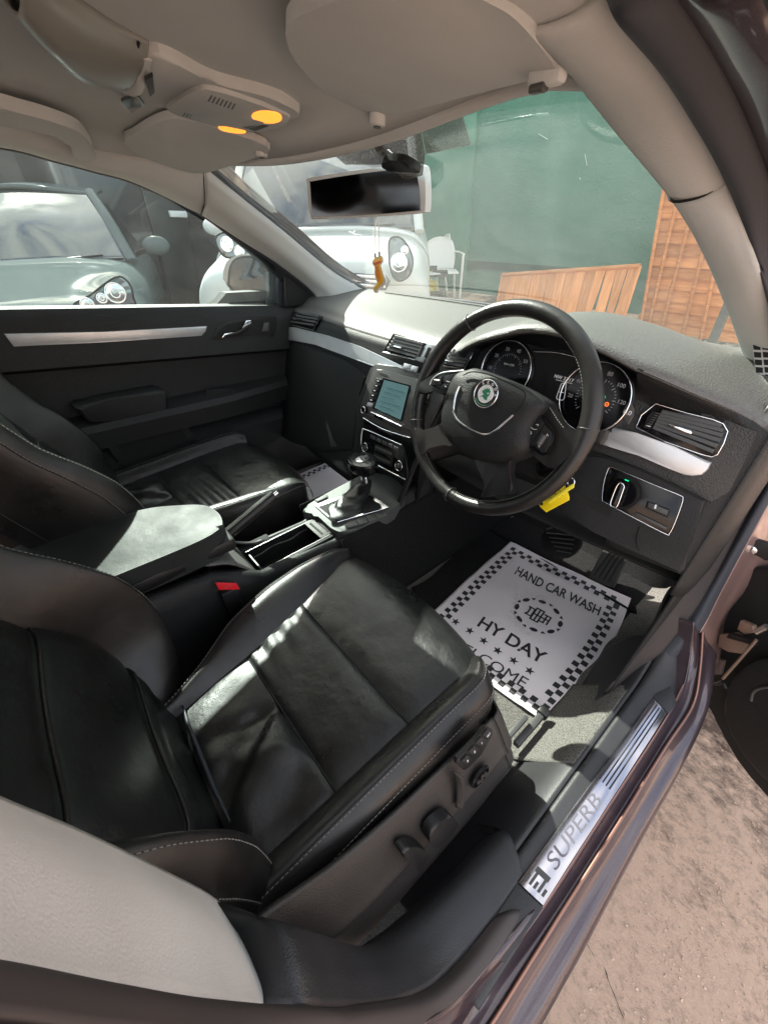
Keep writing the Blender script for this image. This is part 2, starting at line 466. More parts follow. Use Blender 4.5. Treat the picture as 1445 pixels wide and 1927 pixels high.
P = [(A.lerp(B, t) + RN * h) for t, h in ((.15, .026), (.45, .039), (.45, .044), (.15, .03))]
plate('latch_recess', [hs(*cA(*p), roof_f) + RN * .022 for p in ((440, 285), (500, 255), (530, 300), (480, 335))], RN * .004, GLOSS, hl, bevel=.001)
plate('latch_recess', [hs(*cA(*p), roof_f) + RN * .022 for p in ((530, 185), (560, 165), (568, 240), (550, 262))], RN * .004, GREY, hl, bevel=.001)

# ---- passenger grab handle on the lining
gh = [hs(*cA(*p), roof_f) for p in ((-60, 370), (60, 395), (180, 432), (235, 462), (258, 505), (262, 528))]
gp = [hs(*cA(*p), roof_f) + RN * .0 for p in ((-90, 295), (60, 330), (200, 375), (290, 420), (335, 490), (342, 540), (290, 535), (262, 520), (240, 460), (180, 430), (60, 400), (-60, 375))]
ghn = plate('grab_handle', [p + RN * .012 for p in gp], RN * .018, PILLAR, car, bevel=.006, smooth=60)
# ---- left roof rail + A-pillar
lo = [at(0, 275, 'x', -.575), at(100, 300, 'x', -.575), at(175, 320, 'x', -.575), at(260, 345, 'x', -.58), at(380, 403, 'x', -.60), at(452, 450, 'x', -.615), at(524, 496, 'x', -.635), at(582, 543, 'x', -.65), at(600, 567, 'x', -.655)]
back = [Vector((-.575, -1.3, 1.30)), Vector((-.575, -.9, 1.335)), Vector((-.575, -.65, 1.335))]
def wsl(u, v): return atp(u, v, (0, .442, .958), Vector((0, .6007, 1)).normalized())
li = [hs(0, 225, roof_f), hs(100, 250, roof_f), hs(180, 280, roof_f), hs(290, 300, roof_f), wsl(385, 315), wsl(450, 368), wsl(540, 440), wsl(625, 510), wsl(692, 550)]
bi = [Vector((-.54, -1.3, 1.32)), Vector((-.54, -.9, 1.355)), Vector((-.54, -.65, 1.35))]
O = back + lo; I = bi + li
mid = [(a + b) / 2 + Vector((.016, -.004, -.012)) for a, b in zip(O, I)]
m1 = [a.lerp(b, .2) + Vector((.008, -.002, -.006)) for a, b in zip(O, I)]
K = 7
patch('roof_rail_trim', [O[:K + 1], m1[:K + 1], mid[:K + 1], I[:K + 1]], FABRIC, car, nu=60, nv=10, t=.004)
patch('a_pillar_trim', [O[K - 0:], m1[K:], mid[K:], I[K:]], PILLAR, car, nu=36, nv=10, t=.004)
tube('trim_joint', [O[K] + Vector((.002, -.003, 0)), m1[K] + Vector((.003, -.003, -.001)), mid[K] + Vector((.003, -.003, -.002)), I[K] + Vector((0, -.003, 0))], .0012, SEAM, car, n=12)
# black frame and rubber between the trim and the side glass; front part widened to block sun
patch('window_seal', [[p + Vector((-.004, 0, .003)) for p in O], [p + Vector((-.012, .002, .0)) + Vector((-.02, 0, -.012)) * max(0, min(1, (p.y + .03) / .12)) for p in O], [p + Vector((-.02, .004, .0)) + Vector((-.04, 0, -.030)) * max(0, min(1, (p.y + .03) / .12)) for p in O]], SEAL, car, nu=60, nv=4, t=.008)
tube('windscreen_seal', [p + Vector((.001, .006, .004)) for p in I[6:]], .005, SEAL, car, n=30)
# outer A-pillar paint
patch('a_pillar_panel', [[p + Vector((-.03, .01, .015)) for p in O], [a.lerp(b, .5) + Vector((-.02, .04, .05)) for a, b in zip(O, I)], [p + Vector((.0, .03, .02)) for p in I]], PAINT, car, nu=50, nv=6, t=.003)

# ---- right roof rail + A-pillar (mirror side, close to the camera)
ri_px = [(930, -40), (975, 10), (1040, 82), (1085, 145), (1160, 240), (1257, 348), (1310, 430), (1355, 530), (1395, 655), (1409, 742)]
RI = [hs(*ri_px[0], roof_f), hs(*ri_px[1], roof_f), hs(*ri_px[2], roof_f)] + [wsl(*p) for p in ri_px[3:8]] + [wsl(1395, 655), at(1409, 742, 'y', .33)]
ro_px = [(1080, -100), (1151, 0), (1230, 95), (1285, 185), (1330, 260), (1369, 343), (1405, 430), (1440, 540), (1470, 660), (1480, 770)]
ro_x = [.545, .55, .555, .56, .568, .58, .60, .625, .65, .66]
RO = [at(*p, 'x', x) for p, x in zip(ro_px[:-1], ro_x)] + [at(1480, 770, 'y', .36)]
bRI = [Vector((.52, -1.3, 1.33)), Vector((.52, -.9, 1.35)), Vector((.515, -.6, 1.345))]
bRO = [Vector((.56, -1.3, 1.30)), Vector((.56, -.9, 1.325)), Vector((.555, -.6, 1.325))]
RI2 = bRI + RI; RO2 = bRO + RO
RM = [(a + b) / 2 + Vector((-.014, -.006, -.012)) for a, b in zip(RO2, RI2)]
RM1 = [a.lerp(b, .18) + Vector((-.006, -.004, -.010)) for a, b in zip(RO2, RI2)]
K = 8
patch('roof_rail_trim', [RO2[:K + 1], RM1[:K + 1], RM[:K + 1], RI2[:K + 1]], FABRIC, car, nu=70, nv=12, t=.004)
apt = patch('a_pillar_trim', [RO2[K:], RM1[K:], RM[K:], RI2[K:]], PILLAR, car, nu=40, nv=12, t=.004)
tube('trim_joint', [RO2[K] + Vector((-.002, -.003, 0)), RM1[K] + Vector((-.002, -.003, -.001)), RM[K] + Vector((-.001, -.004, -.002)), RI2[K] + Vector((0, -.003, 0))], .0013, SEAM, car, n=12)
# demister grille at the foot of the pillar
def dg(p): return at(*cH(*p), 'y', .300) 
fr = [dg(p) for p in ((1330, 20), (1500, 20), (1500, 400), (1400, 378), (1370, 350))]
gr = plate('speaker_grille', fr, Vector((-.15, -1, 0)).normalized() * .004, PILLAR, apt, bevel=.001)
gr2 = Vector((-.15, -1, 0)).normalized()
for r in range(6):
    for c in range(3):
        x0 = 1340 + c * 66 + r * 6; y0 = 28 + r * 56
        if r == 0: y0 = 26
        P = [dg(p) for p in ((x0, y0), (x0 + 54, y0 + 4), (x0 + 56, y0 + 44), (x0 + 4, y0 + 42))]
        plate('grille_opening', [p + gr2 * .0042 for p in P], gr2 * .0004, DARK, apt)
# door seals and painted frame on the driver side
SO_px = [(1200, -120), (1284, 0), (1347, 100), (1400, 205), (1447, 325), (1480, 430), (1500, 540), (1510, 650), (1500, 770), (1470, 880)]
SO = [at(*p, 'x', x) for p, x in zip(SO_px, [.585, .59, .595, .60, .612, .625, .645, .67, .69, .70])]
bSO = [Vector((.60, -1.3, 1.30)), Vector((.60, -.9, 1.325)), Vector((.595, -.6, 1.322))]
SO2 = bSO + SO
RO2e = RO2[:]
SM = [(a + b) / 2 + Vector((0, -.012, -.012)) for a, b in zip(RO2e, SO2)]
patch('door_seal', [RO2e, SM, SO2], SEAL, car, nu=70, nv=10, t=.004)
PO = [p + Vector((.04, .004, -.002)) for p in SO2]; PO2 = [p + Vector((.060, .02, .025)) for p in SO2]
patch('door_frame_paint', [SO2, [(a + b) / 2 + Vector((0, -.004, -.006)) for a, b in zip(SO2, PO)], PO, PO2], PAINT, car, nu=70, nv=12, t=.004)
tube('gutter_seal', [(p + Vector((.045, -.003, -.007))) for p in SO2], .004, SEAL, car, n=50)

# ---- windscreen: a slightly bowed sheet of glass with its frit band
def ws_pt(s, t):                      # s across -1..1, t from base 0 to header 1
    hx = .475 + .0 * t
    x = s * (.60 * (1 - t) + hx * t)
    y = .452 * (1 - t) - .10 * t + .035 * (1 - s * s)
    z = .958 * (1 - t) + 1.292 * t + .018 * (1 - s * s) - .012
    return Vector((x, y, z))
def ws_sheet(name, s0, s1, t0, t1, m, n1=20, n2=12, off=0.0, t=0, parent=None):
    bm = bmesh.new(); N = Vector((0, .5, .86))
    V = [[bm.verts.new(ws_pt(s0 + (s1 - s0) * i / n1, t0 + (t1 - t0) * j / n2) + N * off) for j in range(n2 + 1)] for i in range(n1 + 1)]
    for i in range(n1):
        for j in range(n2): bm.faces.new((V[i][j], V[i + 1][j], V[i + 1][j + 1], V[i][j + 1]))
    o = link(name, bm, m, parent or car, smooth=True)
    if t: solid(o, t, 0)
    return o
ws = ws_sheet('windscreen', -1.07, 1.07, -.02, 1.06, GLASS, 30, 20)
FRIT = bpy.data.materials.new('dotted frit'); FRIT.use_nodes = True
n, l = FRIT.node_tree.nodes, FRIT.node_tree.links
tc = n.new('ShaderNodeTexCoord'); vo = n.new('ShaderNodeTexVoronoi'); vo.inputs['Scale'].default_value = 520
vo.inputs['Randomness'].default_value = .7
l.new(tc.outputs['Object'], vo.inputs[0])
mr = n.new('ShaderNodeMapRange'); mr.inputs[1].default_value = .15; mr.inputs[2].default_value = .55; mr.inputs[3].default_value = .78; mr.inputs[4].default_value = .5; l.new(vo.outputs[0], mr.inputs[0])
tr = n.new('ShaderNodeBsdfTransparent'); mx = n.new('ShaderNodeMixShader')
b = n['Principled BSDF']; b.inputs['Base Color'].default_value = (.16, .15, .14, 1); b.inputs['Roughness'].default_value = .6
l.new(mr.outputs[0], mx.inputs[0]); l.new(tr.outputs[0], mx.inputs[1]); l.new(b.outputs[0], mx.inputs[2]); l.new(mx.outputs[0], n['Material Output'].inputs[0])
def wsn(u, v): return hs(u, v, lambda p: ws_z(p.y) + .028 - p.z if p.y > -.3 else 1)
P = [wsn(*p) for p in ((600, 268), (690, 230), (785, 210), (800, 290), (795, 330), (760, 340), (735, 310), (650, 310))]
plate('frit_band', P, Vector((0, .5, .86)) * .0006, FRIT, ws)
P = [wsn(*p) for p in ((786, 212), (862, 190), (886, 274), (802, 290))]
plate('tint_patch', P, Vector((0, .5, .86)) * .0006, FRIT, ws)
tube('lower_windscreen_seal', [ws_pt(-1 + 2 * i / 30, -.01) + Vector((0, -.004, .002)) for i in range(31)], .006, SEAL, ws, n=60)
# cowl panel outside under the screen, wiper arms
bm = patch_bm([[ws_pt(s, -.02) + Vector((0, .002, -.006)) for s in (-1.15, -.6, 0, .6, 1.15)], [ws_pt(s, -.02) + Vector((0, .07, -.03)) for s in (-1.15, -.6, 0, .6, 1.15)]], 20, 5)
solid(link('cowl_panel', bm, PLAST, car, smooth=True), .01, -1)

# ---- rear-view mirror
ma = [at(*cD(*p), 'y', yv) for p, yv in (((548, 300), -.045), ((1125, 218), .03), ((1162, 235), .035), ((1168, 470), .035), ((1150, 475), .033), ((575, 508), -.045), ((560, 480), -.047))]
C_ = sum(ma, Vector()) / len(ma)
mxd = (ma[1] - ma[0]).normalized(); myd = Vector((0, 0, 1)); myd = (myd - mxd * myd.dot(mxd)).normalized(); mn = mxd.cross(myd)   # points back to the cabin
mpts = [(548, 310), (560, 292), (700, 268), (900, 240), (1100, 220), (1140, 222), (1160, 245), (1168, 350), (1166, 455), (1145, 475), (1000, 488), (800, 500), (600, 508), (570, 500), (558, 440)]
MPL = [atp(*cD(*p), C_, mn) for p in mpts]
mir = plate('rear_view_mirror', [p - mn * .022 for p in MPL], mn * .022, PILLAR, car, bevel=.005, smooth=64, seg=3)
gpts = [(568, 322), (575, 310), (720, 285), (900, 260), (1105, 240), (1118, 250), (1136, 350), (1140, 450), (1125, 462), (900, 482), (700, 492), (592, 494), (580, 480)]
MGL = mat('mirror glass', (.055, .062, .07), .06, metal=1)
plate('mirror_glass', [atp(*cD(*p), C_, mn) for p in gpts], mn * .0012, MGL, mir, bevel=.0006, smooth=52)
tube('mirror_stem', [wsn(*cD(860, 30)) - Vector((0, 0, .004)), at(*cD(905, 90), 'y', .03), at(*cD(950, 165), 'y', .045), C_ + mxd * .055 - mn * .03 + myd * .035, C_ + mxd * .045 - mn * .015], .0085, GLOSS, mir, n=20)
P = [wsn(*cD(*p)) - Vector((0, 0, .006)) for p in ((965, 140), (1050, 138), (1110, 165), (1150, 205), (1100, 200), (1000, 198), (950, 180))]
plate('sensor_housing', P, Vector((0, -.5, -.86)) * .010, PLAST, mir, bevel=.004, smooth=36)
tube('sensor_cable', [at(*cD(975, 150), 'y', .05), at(*cD(1000, 175), 'y', .04), at(*cD(985, 205), 'y', .04)], .003, GREY, mir, n=12)

# ---- rear of the cabin, seen only in the mirror and by the light
for sx in (-1, 1):
    box('rear_side_wall', (sx * .74, -1.75, .64), (.05, 1.55, .70), SOFT, car, bevel=.01)
    box('rear_roof_side', (sx * .60, -1.9, 1.30), (.05, .9, .16), FABRIC, car, bevel=.02)
box('rear_bench', (0, -1.62, .50), (1.30, .50, .20), LEATHER, car, bevel=.05, seg=4)
box('rear_backrest', (0, -1.98, .80), (1.30, .16, .62), LEATHER, car, R=Matrix.Rotation(.3, 3, 'X'), bevel=.05, seg=4)
box('parcel_shelf', (0, -2.25, .98), (1.30, .45, .03), SOFT, car)
for x in (-.36, .36): box('rear_head_restraint', (x, -2.02, 1.14), (.24, .10, .15), LEATHER, car, bevel=.04, seg=4)
box('tailgate_header', (0, -2.0, 1.33), (1.15, 1.0, .03), FABRIC, car)
# ================================================================== PASSENGER DOOR
zb = lambda y: .946 - .123 * y
door = empty('passenger_door', (0, 0, 0)); door.parent = car
def prof(y):
    b = zb(y); a = .712 - .05 * (y + .35) - .25 * max(0, y - .05) ** 1.5            # armrest top height
    arm = .075 * max(0.0, min(1.0, (.20 - y) / .35)) ** .7
    return [(-.722, b - .004), (-.712, b + .003), (-.698, b), (-.690, b - .012), (-.684, b - .04), (-.680, b - .075), (-.676, b - .105), (-.672, b - .125),
            (-.690, b - .135), (-.694, b - .16), (-.694, a + .03), (-.690, a + .012), (-.682 + arm * .4, a + .002), (-.690 + arm, a - .002), (-.684 + arm, a - .012), (-.688 + arm, a - .055), (-.696 + arm * .6, a - .064),
            (-.700, a - .07), (-.700, a - .10), (-.685, a - .115), (-.665, a - .14), (-.66, a - .22), (-.67, a - .36), (-.69, a - .42)]
ys = [-.95 + i * .05 for i in range(26)]
bm = bmesh.new(); V = []
for y in ys:
    V.append([bm.verts.new((x, y, z)) for x, z in prof(y)])
for i in range(len(ys) - 1):
    for j in range(len(V[0]) - 1): bm.faces.new((V[i][j], V[i + 1][j], V[i + 1][j + 1], V[i][j + 1]))
o = link('door_panel', bm, SOFT, door, smooth=True, ang=35); solid(o, .012, -1)
MET = lambda z: z
# felt lip along the glass bottom; sunlight is put into its pale colour
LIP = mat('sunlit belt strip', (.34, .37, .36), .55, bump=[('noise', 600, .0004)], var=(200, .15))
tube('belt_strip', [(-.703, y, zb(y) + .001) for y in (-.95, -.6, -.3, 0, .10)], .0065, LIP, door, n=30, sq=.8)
# silver strip
s = [at(*p, 'x', -.676) for p in ((8, 627), (200, 623), (388, 613), (386, 622), (378, 631), (200, 642), (26, 651))]
plate('silver_strip', s, (.009, 0, -.001), SILVER, door, bevel=.003)
# handle recess with chrome lever and lock button
hp = [at(*cC(*p), 'x', -.672) for p in ((1015, 932), (1050, 870), (1090, 838), (1180, 820), (1310, 812), (1340, 815), (1342, 860), (1325, 915), (1290, 918))]
h = plate('handle_surround', hp, (.006, 0, 0), SOFT, door, bevel=.003)
hp = [at(*cC(*p), 'x', -.666) for p in ((1040, 922), (1065, 880), (1105, 852), (1190, 835), (1310, 825), (1325, 832), (1322, 868), (1308, 905), (1240, 905))]
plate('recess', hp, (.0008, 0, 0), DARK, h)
hp = [at(*cC(*p), 'x', -.655) for p in ((1215, 832), (1218, 842), (1208, 870), (1185, 892), (1140, 896), (1090, 903), (1080, 918), (1076, 915), (1088, 896), (1140, 889), (1170, 880), (1185, 855), (1192, 834))]
plate('door_handle', hp, (.006, 0, 0), CHROME, door, bevel=.0015)
b = plate('lock_button', [at(*cC(*p), 'x', -.662) for p in ((1282, 845), (1306, 843), (1303, 885), (1270, 887))], (.003, 0, 0), GREY, door, bevel=.001)
# ledge, switch, pocket with its lid line, speaker recess
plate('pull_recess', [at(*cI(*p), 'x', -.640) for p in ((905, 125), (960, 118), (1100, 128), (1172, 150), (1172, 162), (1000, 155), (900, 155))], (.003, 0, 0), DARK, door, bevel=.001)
plate('window_switch', [at(*cI(*p), 'x', -.636) for p in ((1088, 142), (1130, 142), (1135, 155), (1085, 152))], (.003, 0, 0), GREY, door, bevel=.001)
tube('armrest_joint', [at(*cI(*p), 'x', -.612) for p in ((742, 130), (740, 165), (741, 235))], .0015, SEAM, door)
P = [at(*cI(*p), 'x', -.655) for p in ((455, 320), (480, 300), (780, 265), (820, 285), (880, 370), (900, 420), (640, 500), (560, 470), (490, 400))]
plate('door_pocket', P, (.010, 0, 0), SOFT, door, bevel=.004, smooth=44)
P = [at(*cI(*p), 'x', -.644) for p in ((500, 330), (760, 290), (800, 300), (850, 380), (640, 480), (570, 450))]
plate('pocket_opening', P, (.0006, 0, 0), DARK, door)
tube('pocket_edge', [at(*cI(*p), 'x', -.642) for p in ((500, 328), (620, 308), (765, 289))], .0015, GREY, door, n=10)
P = [at(*cI(*p), 'x', -.612) for p in ((330, 205), (480, 168), (700, 128), (728, 135), (738, 165), (736, 232), (560, 262), (395, 278))]
plate('armrest_pad', [p + Vector((-.075, 0, 0)) for p in P], (.075, 0, 0), SOFT, door, bevel=.010, smooth=0, seg=4)
# crease lines sweeping forward
tube('panel_crease', [at(*cC(*p), 'x', -.6905) for p in ((170, 1010), (500, 1003), (900, 1002), (1150, 1045), (1330, 1105), (1420, 1160))], .003, SEAM, door, n=40)
# glass
bm = patch_bm([[(-.72, -1.0, zb(-1.0) - .02), (-.72, -.4, zb(-.4) - .02), (-.72, .2, zb(.2) - .02)], [(-.66, -1.0, 1.20), (-.66, -.4, 1.18), (-.70, .2, 1.0)], [(-.60, -1.0, 1.37), (-.60, -.4, 1.34), (-.655, .17, 1.04)]], 16, 10)
link('side_window', bm, SGLASS, door, smooth=True)
# outer skin
bm = patch_bm([[(-.735, y, zb(y) - .01) for y in (-1.0, -.3, .3)], [(-.80, y, zb(y) - .06) for y in (-1.0, -.3, .3)], [(-.84, y, .65) for y in (-1.0, -.3, .3)], [(-.83, y, .33) for y in (-1.0, -.3, .3)]], 16, 14)
link('door_skin', bm, PAINT, door, smooth=True)
# black sail panel at the front corner
P = [at(*cD(*p), 'x', -.68) for p in ((400, 740), (430, 770), (620, 930), (600, 945), (430, 962), (428, 760))]
plate('sail_panel', P, (.012, 0, 0), SOFT, door, bevel=.003)
P = [at(*cC(*p), 'x', -.70) for p in ((1352, 560), (1400, 575), (1560, 740), (1560, 790), (1350, 770))]
plate('window_frame', P, (-.05, 0, 0), SEAL, door, bevel=.003)  # frame corner deepened outward to block a sliver of sun
# wing mirror
mc = at(*cC(1210, 640), 'x', -.86)
u2 = lambda x, y, X=-.86: at(*cC(x, y), 'x', X)
# plane of the mirror: faces back to the seats
MP = at(*cC(1210, 640), 'x', -.87); MN = Vector((.42, -1, .05)).normalized()
mo = [(1088, 620), (1100, 560), (1130, 528), (1190, 512), (1260, 520), (1310, 550), (1335, 620), (1330, 700), (1290, 738), (1220, 730), (1150, 705), (1100, 670)]
hpts = [atp(*cC(*p), MP, MN) for p in mo]
mh = plate('wing_mirror', [p - MN * .07 for p in hpts], MN * .075, mat('grey mirror shell', (.20, .20, .20), .35, metal=.3, coat=.4), car, bevel=.018, smooth=48, seg=4)
gl = [(1124, 640), (1130, 580), (1150, 545), (1190, 530), (1250, 532), (1285, 545), (1300, 590), (1295, 670), (1283, 725), (1230, 712), (1160, 690), (1128, 665)]
plate('bezel', [atp(*cC(*p), MP, MN) + MN * .0055 for p in [(1112, 640), (1120, 575), (1145, 535), (1190, 520), (1255, 523), (1295, 540), (1312, 590), (1306, 680), (1290, 736), (1225, 722), (1150, 700), (1116, 668)]], MN * .001, PLAST, mh, smooth=48)
plate('mirror_glass', [atp(*cC(*p), MP, MN) + MN * .007 for p in gl], MN * .001, MGL, mh, bevel=.0004, smooth=48)
P = [at(*cC(*p), 'x', -.74) for p in ((1300, 690), (1372, 690), (1378, 750), (1040, 770), (1100, 700))]
plate('mirror_arm', P, (-.06, 0, 0), PLAST, mh, bevel=.01)
plate('mirror_base', [at(*cC(*p), 'x', -.725) for p in ((1262, 528), (1362, 560), (1368, 762), (1296, 755), (1306, 690), (1306, 600))], (-.03, 0, 0), mat('dark grey mirror base', (.045, .047, .05), .4), mh, bevel=.004)  # mirror foot, enlarged upward to keep stray sun off the glovebox
# B-pillar trim, far side (pale, lower left corner)
P = [at(0, 640, 'x', -.60), at(10, 655, 'x', -.60), at(41, 672, 'x', -.60), at(0, 680, 'x', -.60)]
patch('b_pillar_trim', [[(-.66, -.86, .93), (-.655, -.69, .92)], [(-.645, -.86, 1.0), (-.64, -.74, 1.0)], [(-.61, -.86, 1.2), (-.60, -.81, 1.2)], [(-.575, -.86, 1.34), (-.56, -.84, 1.34)]], FABRIC, car, nu=6, nv=14, t=.03)
patch('b_pillar_lower', [[(-.67, -.86, .915), (-.66, -.675, .905)], [(-.67, -.86, .7), (-.66, -.66, .7)], [(-.68, -.9, .4), (-.68, -.60, .4)]], SOFT, car, nu=6, nv=14, t=.03)
# ================================================================== DASHBOARD
dash = empty('dashboard', (0, 0, 0)); dash.parent = car
FN = Vector((0, -1, .33)).normalized()
def fp(u, v, off=0.0): return hs(u, v, face_f) + FN * off
def fpc(c, pts, off=0.0): return [fp(*c(*p), off) for p in pts]
# station-wise loft across the car: each station has a front profile
def lipz(x):
    return .935 if x < .15 else .935
stx = [-.70 + 1.40 * i / 56 for i in range(57)]
def base_y(x): return .455 + .035 * (1 - (x / .60) ** 2) - .004
def hood(x, c=.365, w=.235): 
    d = abs(x - c) / w
    return (math.cos(min(1, d) * math.pi) + 1) / 2
LT = [(-.75, .910), (-.70, .917), (-.5, .929), (.10, .930), (.14, .938), (.17, .953), (.213, .979), (.27, 1.003), (.33, 1.024), (.385, 1.029), (.43, 1.021), (.476, 1.011), (.543, .988), (.595, .966), (.65, .945), (.70, .920), (.75, .90)]
def LZ(x):
    for (a, b), (c, d) in zip(LT, LT[1:]):
        if a <= x <= c: t = (x - a) / (c - a); return b + (d - b) * t
    return .92
_LZ = LZ
LZ = lambda x: (_LZ(x - .02) + 2 * _LZ(x) + _LZ(x + .02)) / 4 if -.7 < x < .7 else _LZ(x)
LY = lambda x: face_y(x, .925) - .062 * min(1, max(0, LZ(x) - .935) / .06)
bm = bmesh.new(); V = []
for x in stx:
    ax = abs(x)
    by = base_y(x) if ax < .62 else base_y(.62) - (ax - .62) * 2.2
    fyv = face_y(x, .925)
    lz = LZ(x); e = max(0, lz - .935)
    P = [(x, by + .03, .945), (x, by, .962), (x, by - .03, .966), (x, by - .08, .962 + .30 * e), (x, by * .5 + fyv * .5, .955 + .72 * e),
         (x, fyv + .06, .949 + .93 * e), (x, LY(x) + .028, lz + .009), (x, LY(x) + .007, lz + .005), (x, LY(x), lz - .003)]
    V.append([bm.verts.new(p) for p in cr(P, 26)])
for i in range(len(V) - 1):
    for j in range(25): bm.faces.new((V[i][j], V[i][j + 1], V[i + 1][j + 1], V[i + 1][j]))
o = link('dash_top', bm, DTOP, dash, smooth=True); solid(o, .006, -1)
# seam across the dash top near the glass
tube('dash_top_joint', [(x, base_y(x) - .045, .9675) for x in (-.45, -.2, 0, .25, .5)], .0012, SEAM, dash, n=40)
# facia sheet
bm = bmesh.new(); V = []
for x in stx:
    row = []
    for j in range(20):
        zt = LZ(x) - .002; z = zt - j / 19 * (zt - (.53 if x < .12 else .68))
        y = face_y(x, min(z, .925))
        if z > .925: y += (LY(x) - y) * min(1, (z - .925) / max(.012, zt - .925))
        if .19 < x < .518 and z > .80 + max(0, x - .44) * 1.1: y = .128 + .33 * (z - .93)          # cluster pocket
        if z < .80 and .14 < x < .56: y += .11                          # column well
        if z < .70 and -.12 < x < .12 : y += .06
        row.append(bm.verts.new((x, y, z)))
    V.append(row)
for i in range(len(V) - 1):
    for j in range(19): bm.faces.new((V[i][j], V[i][j + 1], V[i + 1][j + 1], V[i + 1][j]))
o = link('facia', bm, SOFT, dash, smooth=True, ang=40); solid(o, .004, -1)
# right-hand end cheek of the dash
P = []
bm = patch_bm([[(.70, face_y(.7, z), z) for z in (.93, .85, .75, .64)], [(.715, face_y(.7, z) + .05, z) for z in (.93, .85, .75, .62)], [(.72, face_y(.7, z) + .20, z) for z in (.93, .85, .72, .6)]], 16, 8)
solid(link('end_cheek', bm, SOFT, dash, smooth=True), .004, 0)
bm = patch_bm([[(-.70, face_y(.7, z), z) for z in (.93, .85, .75, .5)], [(-.72, face_y(.7, z) + .20, z) for z in (.93, .85, .72, .5)]], 16, 4)
solid(link('end_cheek', bm, SOFT, dash, smooth=True), .004, 0)

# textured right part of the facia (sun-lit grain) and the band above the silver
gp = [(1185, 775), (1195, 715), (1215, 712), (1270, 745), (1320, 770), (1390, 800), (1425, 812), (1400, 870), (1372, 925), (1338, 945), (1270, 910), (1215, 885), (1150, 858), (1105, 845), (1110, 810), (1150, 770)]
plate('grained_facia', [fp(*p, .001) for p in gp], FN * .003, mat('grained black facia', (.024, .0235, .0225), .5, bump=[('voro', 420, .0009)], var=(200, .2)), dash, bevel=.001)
# silver strips
s1 = [(538, 615), (560, 617), (620, 632), (680, 652), (730, 675), (780, 698), (778, 714), (740, 700), (700, 687), (660, 672), (600, 650), (545, 640), (536, 630)]
plate('silver_trim', [fp(*p, .004) for p in s1], FN * .007, SILVER, dash, bevel=.003)
s2 = fpc(cH, [(190, 770), (230, 700), (290, 645), (480, 690), (760, 790), (1030, 908), (1005, 960), (960, 1000), (890, 1008), (830, 1000), (690, 940), (500, 858), (300, 785)], .008)
plate('silver_trim', s2, FN * .007, SILVER, dash, bevel=.003)
# line between facia and glovebox, latch
tube('glovebox_joint', [fp(*cF(*p), .001) for p in ((60, 318), (150, 350), (300, 395), (420, 440), (500, 490), (580, 555))], .0016, SEAM, dash, n=30)
g = plate('glovebox_latch', fpc(cF, [(422, 465), (500, 515), (495, 558), (425, 512)], .001), FN * .003, PLAST, dash, bevel=.001)
plate('latch_mark', fpc(cF, [(432, 480), (452, 492), (450, 520), (434, 510)], .0042), FN * .0003, GREY, g)
GB = [(30, 330), (150, 360), (300, 405), (420, 450), (500, 500), (560, 560), (520, 650), (500, 800), (480, 1000), (300, 1020), (100, 960), (0, 900), (-20, 600)]
plate('glovebox_lid', fpc(cF, GB, .0), FN * .005, SOFT, dash, bevel=.003)

# ---- air vents
def vent(c, outline, frame_w, slats, parent, thumb=None, fm=CHROME, tabm=CHROME, off=.002, face=True, nm='air_vent'):
    """outline: crop points clockwise; slats: list of (p0,p1) crop lines"""
    P = fpc(c, outline, off)
    v = plate(nm, P, FN * .004, GLOSS, parent, bevel=.001)
    cpts = P
    tube('vent_frame', [p + FN * .005 for p in P], frame_w, fm, v, closed=True, seg=8)
    for a, b in slats:
        A = fp(*c(*a), off + .004); B = fp(*c(*b), off + .004)
        bmm = bmesh.new()
        plate_bm(bmm, [A, B, B + Vector((0, .003, .0055)), A + Vector((0, .003, .0055))], FN * .006, .0006, 1)
        bmesh.ops.recalc_face_normals(bmm, faces=bmm.faces)
        link('slat', bmm, GREY, v)
    if thumb:
        plate('vent_tab', fpc(c, thumb, off + .008), FN * .005, tabm, v, bevel=.0012)
    return v
vent(cF, [(92, 232), (100, 205), (130, 178), (175, 163), (292, 182), (240, 268)], .0016, [((105, 222), (248, 245)), ((118, 202), (260, 226)), ((138, 186), (272, 208)), ((170, 172), (280, 192))], dash, [(148, 200), (190, 206), (186, 214), (146, 208)])
vent(cF, [(672, 402), (738, 292), (940, 352), (870, 452)], .0018, [((700, 388), (880, 440)), ((712, 370), (892, 420)), ((724, 352), (904, 400)), ((735, 334), (915, 380)), ((745, 316), (925, 364))], dash, [(745, 362), (800, 377), (792, 390), (740, 374)])
ctl = plate('vent_wheels', fpc(cF, [(872, 452), (940, 352), (1000, 365), (915, 470)], .003), FN * .005, SILVER, dash, bevel=.001)
for a in ((905, 400), (948, 405)):
    tube('wheel', [fp(*cF(a[0] - 12, a[1] + 32), .009), fp(*cF(a[0] + 16, a[1] - 28), .009)], .0042, GREY, ctl, seg=14)
vent(cG, [(255, 490), (300, 400), (345, 388), (440, 412), (385, 508)], .0017, [((268, 478), (385, 500)), ((282, 458), (398, 480)), ((295, 438), (410, 460)), ((305, 420), (422, 440)), ((318, 402), (432, 424))], dash, [(280, 452), (330, 462), (325, 472), (276, 462)])
